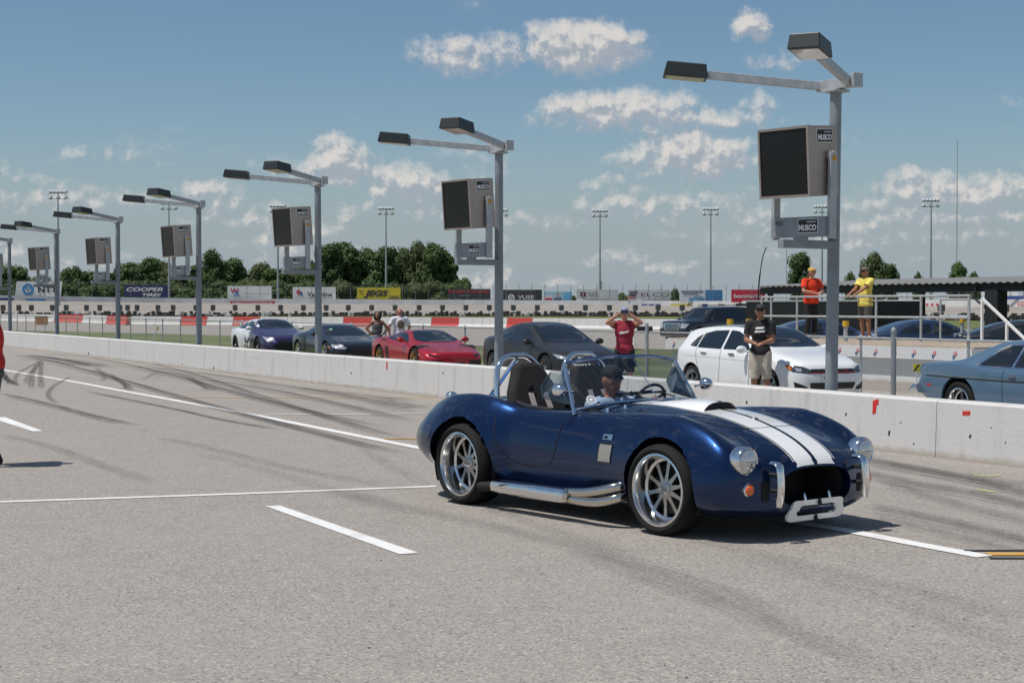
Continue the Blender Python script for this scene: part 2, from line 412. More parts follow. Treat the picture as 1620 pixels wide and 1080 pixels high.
ribbon('painted_line', [(-300,536),(10,586),(200,619.5),(399,656)], .15, M_line, .006, pit_lane)
ribbon('painted_line', [(399,656),(652,706.5),(800,734)], .15, M_line, .0065, pit_lane)
ribbon('painted_line', [(1240,824),(1330,838),(1450,861),(1558,881)], .15, M_line, .006, pit_lane)
ribbon('painted_line', [(410,656.5),(670,654.5)], .1, M_line, .007, pit_lane)
ribbon('painted_line', [(60,567),(172,567.5)], .08, M_line, .007, pit_lane)
ribbon('painted_line', [(262,629.3),(690,629)], .07, M_yline, .007, pit_lane)
ribbon('painted_line', [(607,694.6),(690,693.4)], .09, M_yline, .007, pit_lane)
ribbon('painted_line', [(1562,877),(1760,877)], .11, M_yline, .007, pit_lane)
M_tar = mat('black_line_paint', (.05,.05,.05), .8)
ribbon('painted_line', [(1525,871.5),(1780,871)], .05, M_tar, .008, pit_lane); ribbon('painted_line', [(1565,883.5),(1780,884)], .06, M_tar, .008, pit_lane)
M_chalk = mat('yellow_chalk', (.62,.6,.06), .9)
ribbon('chalk_mark', [(1541,752),(1560,754),(1584,752)], .025, M_chalk, .008, pit_lane); ribbon('chalk_mark', [(1547,775),(1562,777.5),(1577,778)], .025, M_chalk, .008, pit_lane)
SK = [  # pixel path, width in metres, darkness
 ([(20,562),(80,571),(200,603),(320,637),(520,689),(660,722)],.32,.85),([(60,559),(150,567),(260,590),(430,636),(640,683)],.3,.8),
 ([(130,618),(270,646),(350,664),(450,681)],.26,1.0),([(190,563),(300,590),(400,622),(520,660),(660,700)],.28,.7),
 ([(0,622),(80,640),(140,656),(225,675)],.3,.8),([(30,563),(60,564),(120,572),(180,582)],.9,.75),([(45,562),(95,569),(150,580)],.5,.7),
 ([(60,573),(30,590),(23,604),(28,612)],.22,.55),([(66,574),(46,592),(41,610)],.22,.45),([(62,570),(52,590),(49,617)],.25,.6),([(66,570),(64,592),(66,617)],.25,.6),
 ([(0,588),(10,600),(30,610)],.28,.8),([(-6,580),(6,592),(18,610)],.28,.7),([(112,596),(85,611),(76,626),(92,640)],.2,.6),
 ([(140,585),(170,592),(196,607),(207,620)],.32,.7),([(150,580),(165,596),(160,604)],.25,.4),([(235,585),(290,594),(320,609),(345,620)],.4,.6),([(250,588),(235,596),(225,600)],.3,.4),
 ([(200,578),(330,592),(420,606),(560,628),(665,655)],.45,.6),([(300,598),(420,615),(540,640),(660,668)],.35,.7),([(470,614),(560,624),(665,636)],.5,.5),([(600,632),(640,640),(672,646)],.6,.5),
 ([(0,688),(80,708),(160,737),(260,770)],.3,.42),([(250,693),(340,712),(460,742),(640,775)],.3,.38),([(300,715),(420,745),(560,790),(660,818)],.3,.25),([(560,700),(610,735),(680,770)],.25,.22),
 ([(520,770),(620,800),(760,830),(960,880),(1130,935),(1300,1010)],.34,.42),([(900,870),(1060,930),(1250,1000),(1420,1070)],.34,.36),([(760,800),(900,850),(1000,880)],.3,.3),
 ([(1080,850),(1280,900),(1460,940),(1640,990)],.32,.3),([(1150,880),(1400,950),(1640,1040)],.32,.22),
 ([(1330,720),(1450,742),(1560,765),(1680,795)],.36,.75),([(1350,745),(1460,768),(1560,785),(1680,815)],.34,.7),([(1370,800),(1480,822),(1600,850),(1690,872)],.34,.6),([(1390,760),(1520,800),(1660,835)],.3,.4),
 ([(1370,730),(1480,747),(1660,775)],.4,.55),([(1380,815),(1500,845),(1640,880)],.3,.35)]
for i, (pts, wd, dk) in enumerate(SK):
    near = pts[-1][1] > 765 and pts[0][0] < 1300
    if near: ribbon('tyre_mark', pts, wd*.8, M_skid, .009 + .0005*i, pit_lane, dark=dk*.75); continue
    ribbon('tyre_mark', pts, wd*.62, M_skid, .009 + .0005*i, pit_lane, dark=min(1, dk*1.2))
    if wd > .27: ribbon('tyre_mark', [(x+4, y+(5 if x < 700 else 8)) for x, y in pts[:-1]] + [(pts[-1][0]-30, pts[-1][1]-2)], wd*.3, M_skid, .0092 + .0005*i, pit_lane, dark=min(1, dk*.9))
M_crumb = mat('rubber_crumb', (.02,.02,.02), .8)
cr = MB()
for i in range(45):
    q = ground(random.uniform(-40,1700), random.uniform(640,1075)); r = random.uniform(.002,.006)
    cr.box((q.x,q.y,r*.4), (r*2.2,r,r*.8), (0,0,random.uniform(0,3)))
tag(cr.build('rubber_crumbs', M_crumb), 'tiny black rubber crumbs scattered over the near asphalt', 'debris', kind='stuff')

# ------------------------------------------------------------------ pit wall
wall = empty('pit_wall', W(-70,11.98), LROT, 'low white painted concrete wall running along the pit lane behind the roadster', 'wall')
s = -40.0; wh = .62
while s < 75:
    L = 6.1; mb = MB()
    prof = [(0,-.02),(.0,.0),(.02,wh-.02),(.04,wh),(.27,wh),(.29,wh-.02),(.31,-.25),(0,-.25)]
    xs = [s+.004 + (L-.008)*i/8 for i in range(9)]; n = len(prof); vs = []
    for x in xs:
        for (y, z) in prof: vs.append((x, y + .006*noise.noise((x*.4,y*3,z*2)), z + (.008*noise.noise((x*.5,1,0)) if z > .3 else 0)))
    fs = [(i*n+k, i*n+(k+1) % n, (i+1)*n+(k+1) % n, (i+1)*n+k) for i in range(8) for k in range(n)] + [tuple(range(n)), tuple(range(8*n+n-1, 8*n-1, -1))]
    mb.add(vs, fs); mb.build('wall_panel', M_wall, wall, smooth=True, angle=35); s += L
M_tape = mat('red_tape', (.6,.03,.02), .6)
def on_wall(px, py):                         # wall-local position of a pixel on the wall's lane-side face
    r = ray(px, py); t = (11.98) / (r.x*N.x + r.y*N.y); q = r*t + Vector((0,0,CH)); return (q.dot(U) + 70, q.z)
def wall_mark(pts, m, name, y=-.004):
    P = [on_wall(*p) for p in pts]; mb = MB(); mb.prism(P, y, y+.008, 'y'); mb.v = [(v[0], v[1] + .02*max(0, v[2])/.6 + .006*noise.noise((v[0]*.4,0,v[2]*2)), v[2]) for v in mb.v]; return mb.build(name, m, wall)
wall_mark([(1379,634),(1386,631),(1384,653),(1379,655)], M_tape, 'tape_strip'); wall_mark([(1384,632),(1388,631),(1388,640),(1384,640)], M_tape, 'tape_strip')
wall_mark([(1521,650),(1533,650),(1533,656.5),(1521,656.5)], M_tape, 'tape_strip'); wall_mark([(610,572),(612,572),(612,584),(610,584)], M_tape, 'tape_strip')
M_chip = mat('dark_chip', (.03,.03,.028), .9)
for (x, y, w_, h_) in [(1406,685,5,13),(1534,690,6,9),(1180,636,4,5),(1337,655,4,6),(338,582,3,7),(389,595,3,6),(140,559,2.5,5),(288,576,2,4),(1424,668,3,3),(1567,676,3,3),(1445,702,4,3),(1590,700,3,4),(700,590,3,3),(555,590,3,4)]:
    w_ *= .7; h_ *= .75; wall_mark([(x-w_*.2,y-h_/2),(x+w_/2,y-h_*.3),(x+w_*.25,y+h_*.1),(x+w_*.1,y+h_/2),(x-w_/2,y+h_*.25)], M_chip, 'chip')

# ------------------------------------------------------------------ pit lane lamp posts
M_lens = mat('lamp_glass', (.42,.38,.3), .25, coat=.5)
M_face = mat('flood_glass', (.008,.009,.010), .3, coat=.12, spec=.25)
def make_post(rise=True):
    root = empty('lamp_post'); PH = 4.36
    mb = MB(); mb.cyl((0,0,0),(0,0,PH-.06),.078,.07,20); mb.lathe([(0,0),(.17,0),(.17,.03),(.085,.03)], 'z', 16); mb.build('pole', M_galvpole, root, True)
    mb = MB(); mb.box((.02,0,PH+.01),(.66,.11,.13)); mb.box((.37,0,PH+.02),(.07,.14,.17)); mb.box((0,0,PH-.075),(.24,.24,.03)); mb.build('bracket', M_galv, root, bevel=.006)
    for ang, x0 in ((-38,-.24),(40,.24)):
        d = Vector((math.sin(R(ang)), -math.cos(R(ang)), 0)); st = Vector((x0,0,PH+.01)); en = d*1.52 + Vector((x0*.25,0,PH+.15))
        mb = MB(); mb.bar(st, en, .075, .1); mb.build('arm', M_galv, root, bevel=.005)
        f = (en - st).normalized(); rz = math.atan2(f.y, f.x); c = en + f*.27
        m3 = Matrix.Rotation(rz, 3, 'Z') @ Matrix.Rotation(-R(5), 3, 'Y')
        mb = MB(); mb.box(c + Vector((0,0,.02)), (.54,.37,.175), m3, taper=.9); h = mb.build('lamp_head', M_charcoal, root, bevel=.012)
        mb = MB(); mb.box(c + m3 @ Vector((0,0,-.07)), (.46,.31,.012), m3); mb.build('lens', M_lens, h)
    yaw = R(8); bc = Vector((.05,-.6,3.39)); m3 = Matrix.Rotation(yaw, 3, 'Z') @ Matrix.Rotation(R(4), 3, 'X')
    T = lambda x, y, z: bc + m3 @ Vector((x, y, z))
    mb = MB(); mb.box(bc, (.80,.48,.82), m3); box = mb.build('floodlight_box', M_steel, root, bevel=.008)
    mb = MB(); mb.box(T(0,-.243,0), (.75,.012,.77), m3); mb.build('front_glass', M_face, box)
    mb = MB()
    for x0, z0, dx, dz in ((0,.4,.81,.03),(0,-.4,.81,.03),(.39,0,.03,.77),(-.39,0,.03,.77)): mb.box(T(x0,-.248,z0), (dx,.03,dz), m3)
    mb.build('front_frame', M_steel, box)
    def plate(c, rot, w_, h_, parent):
        mb = MB(); mb.box(c, (w_, h_, .006), rot); pl = mb.build('name_plate', M_white, parent)
        mb = MB(); mb.box(c + rot @ Vector((0,h_*.0,.004)), (w_*.94, h_*.9, .004), rot); mb.build('plate_panel', M_black, parent)
        e = rot.to_euler()
        text('lettering', 'MUSCO', .1, M_white, parent, c + rot @ Vector((0,-h_*.12,.007)), e, bold=.004, fit=(w_*.86, h_*.42))
        mb = MB(); mb.box(c + rot @ Vector((w_*.18,h_*.28,.007)), (w_*.44, h_*.12, .003), rot); mb.build('printed_bar', mat('grey_print',(.35,.35,.35),.5), parent)
    side = m3 @ Matrix(((0,0,1),(1,0,0),(0,1,0)))         # plate lying on the box's near side: x->+y, y->+z, normal +x
    plate(T(.403,.02,.29), side, .27, .16, box)
    mb = MB(); a_ = T(.45,.1,.06); mb.box((a_.x,a_.y,2.99), (.05,.11,1.02), Matrix.Rotation(yaw,3,'Z')); q = T(-.45,.1,.06)
    m2 = MB(); m2.box((q.x,q.y,2.85),(.05,.11,.75),Matrix.Rotation(yaw,3,'Z')); m2.build('yoke', M_galv, root, bevel=.004)
    mb.cyl(T(.40,.1,.06), T(.48,.1,.06), .05, n=14); yk = mb.build('yoke', M_galv, root, bevel=.004)
    mb = MB(); k = Vector((a_.x,a_.y,3.42)) + Matrix.Rotation(yaw,3,'Z') @ Vector((.028,0,0)); mb.box(k,(.006,.07,.06),Matrix.Rotation(yaw,3,'Z')); mb.build('warning_sticker', mat('amber_sticker',(.6,.3,.02),.5), yk)
    mb = MB(); rzm = Matrix.Rotation(yaw,3,'Z'); bb = Vector((.05,-.55,2.62)); mb.box(bb,(.86,.12,.24),rzm); bal = mb.build('ballast_box', M_galvpole, root, bevel=.006)
    fr = rzm @ Matrix(((1,0,0),(0,0,-1),(0,1,0)))
    plate(bb + rzm @ Vector((.17,-.062,.01)), fr, .32, .17, bal)
    mb = MB(); mb.box((.02,-.4,2.42),(.11,.86,.10)); mb.box((.05,-.55,2.49),(.14,.12,.05)); mb.build('support_arm', M_galvpole, root, bevel=.005)
    return root
PS = [-14.72,-23.3,-31.6,-40.2,-48.6,-57.2,-65.9]
PLAB = ['tallest grey lamp post in front of the white hatchback','grey lamp post between the red sports car and the black sedan','grey lamp post in front of the glossy black coupe',
 'grey lamp post just left of the white and purple coupe','grey lamp post beside the navy tyre billboard','grey lamp post standing before the white NTT billboard','farthest grey lamp post at the left edge of the photo']
post0 = make_post()
for i, sv in enumerate(PS):
    o = post0 if i == 0 else copy_tree(post0)
    o.location = W(sv, 12.5, -.05); o.rotation_euler = (R(random.uniform(-.35,.35)), R(random.uniform(-.35,.35)), LROT + R(random.uniform(-1.2,1.2)))
    tag(o, PLAB[i], 'lamp post', 'pit lane lamp posts')
text('post_number', 'P21', .1, mat('number_ink',(.06,.06,.07),.7), [c for c in post0.children if c.name.startswith('ballast_box')][0], Vector((.05,-.55,2.62)) + Matrix.Rotation(R(8),3,'Z') @ Vector((-.3,-.064,.05)), (R(90),0,R(8)), fit=(.1,.05))
post0.rotation_euler = (R(-.3), R(.6), LROT)

# ------------------------------------------------------------------ car building kit
def loft(sections, xs, mats, ends=(True, True)):
    """sections: list of half profiles [(y,z)...] bottom centre to top centre; mirrored into closed rings."""
    mb = MB(); n = len(sections[0]); ring = 2*n - 2
    for x, sec in zip(xs, sections):
        for (y, z) in sec: mb.v.append((x, -y, z))
        for (y, z) in sec[-2:0:-1]: mb.v.append((x, y, z))
    for i in range(len(xs)-1):
        for k in range(ring):
            k2 = (k+1) % ring; mb.f.append((i*ring+k, i*ring+k2, (i+1)*ring+k2, (i+1)*ring+k)); mb.m.append(0)
    if ends[0]: mb.f.append(tuple(range(ring))); mb.m.append(0)
    if ends[1]: mb.f.append(tuple(range((len(xs)-1)*ring+ring-1, (len(xs)-1)*ring-1, -1))); mb.m.append(0)
    return mb
def bvh_of(me):
    return BVHTree.FromPolygons([v.co.copy() for v in me.vertices], [tuple(p.vertices) for p in me.polygons])
def cut_arches(me, arches, lip=.05, ymin=.4):
    bm = bmesh.new(); bm.from_mesh(me)
    for (cx, cz, r) in arches:
        dele = [f for f in bm.faces if abs(f.calc_center_median().y) > ymin and math.hypot(f.calc_center_median().x-cx, f.calc_center_median().z-cz) < r and f.calc_center_median().z < cz+r]
        bmesh.ops.delete(bm, geom=dele, context='FACES')
        be = [e for e in bm.edges if e.is_boundary and all(abs(v.co.y) > ymin*.8 and math.hypot(v.co.x-cx, v.co.z-cz) < r+.12 for v in e.verts)]
        for v in {v for e in be for v in e.verts}:
            if abs(v.co.y) < ymin*1.02 : continue
            d = Vector((v.co.x-cx, v.co.z-cz)); 
            if d.length > 1e-4 and (v.co.z > cz-.12): d = d.normalized()*r; v.co.x = cx+d.x; v.co.z = cz+d.y
        if lip and be:
            ex = bmesh.ops.extrude_edge_only(bm, edges=be)
            for v in [q for q in ex['geom'] if isinstance(q, bmesh.types.BMVert)]:
                v.co.y -= math.copysign(lip, v.co.y)
    bmesh.ops.delete(bm, geom=[v for v in bm.verts if not v.link_faces], context='VERTS')
    bmesh.ops.recalc_face_normals(bm, faces=bm.faces)
    bm.to_mesh(me); bm.free()
def inside(p, poly):
    x, y = p; c = False; n = len(poly)
    for i in range(n):
        x1, y1 = poly[i]; x2, y2 = poly[(i+1) % n]
        if (y1 > y) != (y2 > y) and x < (x2-x1)*(y-y1)/(y2-y1)+x1: c = not c
    return c
DIRS = {'R': (lambda a, b: Vector((a,-4,b)), Vector((0,1,0))), 'L': (lambda a, b: Vector((a,4,b)), Vector((0,-1,0))),
        'T': (lambda a, b: Vector((a,b,4)), Vector((0,0,-1))), 'F': (lambda a, b: Vector((6,a,b)), Vector((-1,0,0))), 'B': (lambda a, b: Vector((-6,a,b)), Vector((1,0,0)))}
def cast(tree, d, a, b):
    o, dr = DIRS[d]; h = tree.ray_cast(o(a, b), dr)
    return (h[0], h[1]) if h[0] is not None else (None, None)
def patch(name, tree, d, poly, m, parent, off=.004, res=.05, rnd=0):
    """a panel cut to a 2D outline and laid on the body"""
    if rnd: poly = round_poly(poly, rnd)
    B = []
    for i in range(len(poly)):
        p, q = poly[i], poly[(i+1) % len(poly)]; L = math.hypot(q[0]-p[0], q[1]-p[1]); k = max(1, int(L/res))
        B += [(p[0]+(q[0]-p[0])*j/k, p[1]+(q[1]-p[1])*j/k) for j in range(k)]
    nb = len(B); pts = [Vector(b) for b in B]
    x0, x1 = min(b[0] for b in B), max(b[0] for b in B); y0, y1 = min(b[1] for b in B), max(b[1] for b in B)
    i = x0+res*.5
    while i < x1:
        j = y0+res*.5
        while j < y1:
            if inside((i, j), B) and min(math.hypot(i-b[0], j-b[1]) for b in B) > res*.4: pts.append(Vector((i, j)))
            j += res
        i += res
    vs, _, fs, *_r = delaunay_2d_cdt(pts, [(k, (k+1) % nb) for k in range(nb)], [], 1, 1e-5)
    out = []; ok = []
    for v in vs:
        h, nn = cast(tree, d, v[0], v[1])
        if h is None: out.append(Vector((0,0,0))); ok.append(False)
        else:
            if nn.dot(DIRS[d][1]) > 0: nn = -nn
            out.append(h + nn*off); ok.append(True)
    mb = MB(); mb.add(out, [f for f in fs if all(ok[k] for k in f)])
    if not mb.f: return None
    me = mb.mesh(name, m, False, fix=True)
    # normals outwards
    if sum((p.normal.dot(DIRS[d][1])) for p in me.polygons) > 0: me.flip_normals()
    me.polygons.foreach_set('use_smooth', [True]*len(me.polygons))
    bm = bmesh.new(); bm.from_mesh(me); bmesh.ops.delete(bm, geom=[v for v in bm.verts if not v.link_faces], context='VERTS'); bm.to_mesh(me); bm.free()
    return link(name, me, parent)
def round_poly(poly, r, k=4):
    out = []; n = len(poly)
    for i in range(n):
        p0, p1, p2 = Vector(poly[i-1]), Vector(poly[i]), Vector(poly[(i+1) % n])
        a = p1 + (p0-p1).normalized()*min(r, (p0-p1).length*.45); b = p1 + (p2-p1).normalized()*min(r, (p2-p1).length*.45)
        for j in range(k+1):
            t = j/k; out.append(tuple(a*(1-t)**2 + p1*2*t*(1-t) + b*t*t))
    return out
def seam(name, tree, d, pts, wid, m, parent, off=.003, per=8, smooth=True):
    P = [Vector((*p, 0)) for p in pts]
    if smooth and len(P) > 2: P = spline3(P, per)
    else: P = [P[i].lerp(P[i+1], j/per) for i in range(len(P)-1) for j in range(per)] + [P[-1]]
    vs = []; L = len(P)
    for i, q in enumerate(P):
        t = (P[min(i+1,L-1)]-P[max(i-1,0)]).normalized(); nn = Vector((-t.y, t.x, 0))
        for sgn in (1, -1):
            e = q + nn*sgn*wid/2; h, nr = cast(tree, d, e.x, e.y)
            if h is None: vs.append(vs[-1] if vs else Vector((0,0,0)))
            else:
                if nr.dot(DIRS[d][1]) > 0: nr = -nr
                vs.append(h + nr*off)
    mb = MB(); mb.add(vs, [(2*i,2*i+1,2*i+3,2*i+2) for i in range(L-1)]); return mb.build(name, m, parent)
WHEELS = {}
def wheel_meshes(key, rt, wt, rr, nsp, spm, rimm, style):
    if key in WHEELS: return WHEELS[key]
    h = wt/2
    t = MB(); t.lathe([(rr,-h*.82),(rr+.012,-h*.95),(rr+(rt-rr)*.5,-h*1.02),(rt-.03,-h*.97),(rt-.006,-h*.8),(rt,-h*.5),(rt,h*.5),(rt-.006,h*.8),(rt-.03,h*.97),(rr+(rt-rr)*.5,h*1.02),(rr+.012,h*.95),(rr,h*.82)], 'y', 56)
    for k in (-.45,-.15,.15,.45): pass
    tyre = t.mesh('tyre', M_rubber, True, angle=50)
    dish = {'deep': .6, 'mid': .42, 'flat': .12}[style]        # how far the spokes sit behind the lip
    yo = -h*.86; yi = yo + wt*dish
    r = MB(); r.lathe([(rr+.010,yo),(rr+.012,yo-.008),(rr-.004,yo-.012),(rr-.014,yo+.004),(rr-.018,yo+.02),(rr-.03,yi-.012),(rr-.048,yi),(rr-.052,yi+.02),(rr-.03,h*.8),(rr+.01,h*.85)], 'y', 64)
    rim = r.mesh('wheel', rimm, True, angle=35)
    sp = MB(); ro = rr-.045; hubr = rr*.2
    for k in range(nsp):
        a = 2*math.pi*k/nsp + .1; ca, sa = math.cos(a), math.sin(a); tx, tz = -sa, ca
        w0, w1 = (rr*.085, rr*.055) if nsp > 7 else (rr*.16, rr*.12)
        def P(rad, off, y): return (ca*rad+tx*off, y, sa*rad+tz*off)
        y0 = yi - wt*.10; 
        vs = [P(hubr*.8,-w0,y0),P(hubr*.8,w0,y0),P(ro*.6,w1*.9,y0+.012),P(ro*.6,-w1*.9,y0+.012),P(ro,-w1*1.2,yi-.004),P(ro,w1*1.2,yi-.004),
              P(hubr*.8,-w0,y0+.04),P(hubr*.8,w0,y0+.04),P(ro*.6,w1,y0+.05),P(ro*.6,-w1,y0+.05),P(ro,-w1*1.3,yi+.025),P(ro,w1*1.3,yi+.025)]
        sp.add(vs, [(0,1,2,3),(3,2,5,4),(6,9,8,7),(9,10,11,8),(0,3,9,6),(3,4,10,9),(1,7,8,2),(2,8,11,5),(0,6,7,1),(4,5,11,10)])
    spoke = sp.mesh('spokes', spm, False)
    hb = MB(); y0 = yi-wt*.1; hb.lathe([(0,y0-.055),(hubr*.34,y0-.052),(hubr*.42,y0-.035),(hubr*.6,y0-.012),(hubr*1.05,y0-.004),(hubr*1.1,y0+.05),(0,y0+.05)], 'y', 28)
    if style == 'deep':
        for k in range(3):
            a = 2*math.pi*k/3+.5; hb.bar((0,y0-.03,0),(math.cos(a)*hubr*1.05,y0-.03,math.sin(a)*hubr*1.05),.014,.022, up=(0,1,0))
    hub = hb.mesh('hub_cap', M_spoke if style != 'deep' else M_alu, True, angle=30)
    br = MB(); br.lathe([(0,yi+.05),(rr*.72,yi+.05),(rr*.72,yi+.075),(0,yi+.075)], 'y', 32); disc = br.mesh('brake_disc', mat('cast_iron',(.06,.06,.06),.5,.7), True)
    bk = MB(); bk.lathe([(0,h*.7),(rr,h*.7)], 'y', 32); back = bk.mesh('wheel_back', M_dark)
    WHEELS[key] = (rim, tyre, spoke, hub, disc, back); return WHEELS[key]
def add_wheel(root, x, y, rt, wt, rr, nsp, spm, rimm, style, key, steer=0):
    rim, tyre, spoke, hub, disc, back = wheel_meshes(key, rt, wt, rr, nsp, spm, rimm, style)
    o = link('wheel', rim, root); o.location = (x, y, rt); o.rotation_euler = (0, random.uniform(0,1.2), (math.pi if y > 0 else 0) + R(steer))
    for nm, me in (('tyre',tyre),('spokes',spoke),('hub_cap',hub),('brake_disc',disc),('wheel_back',back)): link(nm, me, o)
    return o
def wheel_well(root, x, z, r, y0, y1, name='wheel_well'):
    for sg in (-1, 1):
        mb = MB(); n = 24; vs = []
        for k in range(n+1):
            a = R(-25) + R(230)*k/n; vs += [(x+r*math.cos(a), sg*y0, z+r*math.sin(a)), (x+r*math.cos(a), sg*y1, z+r*math.sin(a))]
        mb.add(vs, [(2*k,2*k+1,2*k+3,2*k+2) for k in range(n)]); mb.add([vs[2*k] for k in range(n+1)], [tuple(range(n+1))])
        mb.build(name, M_dark, root)

def generic_car(name, spec, loc, rz, label, cat, group=None):
    """spec: z0 roof/hood centre line, zb belt, wm half width, wr roof half width, zs sill, dr edge drop - lists of (x, value)"""
    root = empty(name, loc, rz, label, cat, group)
    f = {k: pchip(spec[k]) for k in ('z0','zb','wm','wr','zs','dr')}
    x0, x1 = spec['z0'][0][0], spec['z0'][-1][0]; lo, hi = min(x0,x1), max(x0,x1); n = spec.get('n', 84)
    xs = []; secs = []
    for i in range(n+1):
        t = i/n; x = lo + (hi-lo)*(.5-.5*math.cos(math.pi*t))*.55 + (hi-lo)*t*.45
        z0, zb, wm, wr, zs, dr = (f[k](x) for k in ('z0','zb','wm','wr','zs','dr'))
        zr = z0-dr; zb = min(zb, zr-.005); zm = zs+.5*(zb-zs)
        wb = wm*spec.get('wbk',.955)
        sec = [(0,zs),(wm*.55,zs-.0),(wm*.9,zs+.005),(wm*.985,zs+.16*(zb-zs)+.01),(wm,zm),(wm*.99,zm+.6*(zb-zm)),(wb,zb),(wb*.35+wr*.65,zb*.35+zr*.65),(wr,zr),(wr*.86,zr+dr*.52),(wr*.5,z0-dr*.12),(0,z0)]
        secs.append(crom(sec, 3, .42)); xs.append(x)
    mb = loft(secs, xs, None); body_me = mb.mesh('body', [spec['paint']], True, angle=55); tree = bvh_of(body_me)
    wb2 = spec['wb']/2; rt = spec['rt']; ar = spec.get('ar', rt+.055)
    cut_arches(body_me, [(wb2,rt+.01,ar),(-wb2,rt+.01,ar)], lip=.04, ymin=f['wm'](0)*.62)
    body_me.polygons.foreach_set('use_smooth', [True]*len(body_me.polygons)); body_me.set_sharp_from_angle(angle=R(42))
    link('body', body_me, root)
    for x in (wb2, -wb2): wheel_well(root, x, rt+.01, ar+.005, f['wm'](0)*.5, f['wm'](x)-.045)
    for x in (wb2, -wb2):
        for sg in (-1, 1): add_wheel(root, x, sg*(f['wm'](x)-spec['wt']/2-.012), rt, spec['wt'], spec['rr'], spec['nsp'], spec['spm'], spec['rimm'], spec.get('style','flat'), name+spec.get('wkey',''))
    for (nm, d, poly, m, kw) in spec.get('panels', []):
        for dd in ((d,) if d != 'S' else ('R','L')): patch(nm, tree, dd, poly, m, root, **kw)
    for (nm, d, pts, wd, m) in spec.get('seams', []):
        for dd in ((d,) if d != 'S' else ('R','L')): seam(nm, tree, dd, pts, wd, m, root)
    for (x, y, z, m) in spec.get('mirrors', []):
        for sg in (-1, 1):
            mb = MB(); mb.ell((x, sg*y, z), (.06,.115,.075), nu=14, nv=9); mb.bar((x,sg*(y-.2),z-.05),(x,sg*(y-.06),z-.03),.05,.035); mb.build('wing_mirror', m, root, True)
    return root, tree
def mirror_y(poly): return [(a, -b) if False else (a, b) for a, b in poly]
M_seam = mat('shut_line', (.006,.006,.006), .8)
M_grille = mat('black_grille', (.012,.012,.013), .5, bump=.6, bscale=90)
M_lampglass = mat('headlamp_glass', (.55,.57,.6), .08, .5, coat=1)
M_smoke = mat('smoked_lamp', (.09,.09,.10), .1, .5, coat=1)
M_amber = mat('amber_lamp', (.6,.16,.02), .2, coat=1)
HEAD = R(26) - R(90)
def front_wheel_spot(px, D, wb, y, hd=HEAD):
    """root position so that the near front wheel hub lies on pixel column px at depth D"""
    q = Vector(((px-810)/F*D, D, GZ)); c, s_ = math.cos(hd), math.sin(hd)
    return q - Vector((c,s_,0))*(wb/2) + Vector((-s_,c,0))*y
S = {}
glass = dict(off=.004, res=.06)
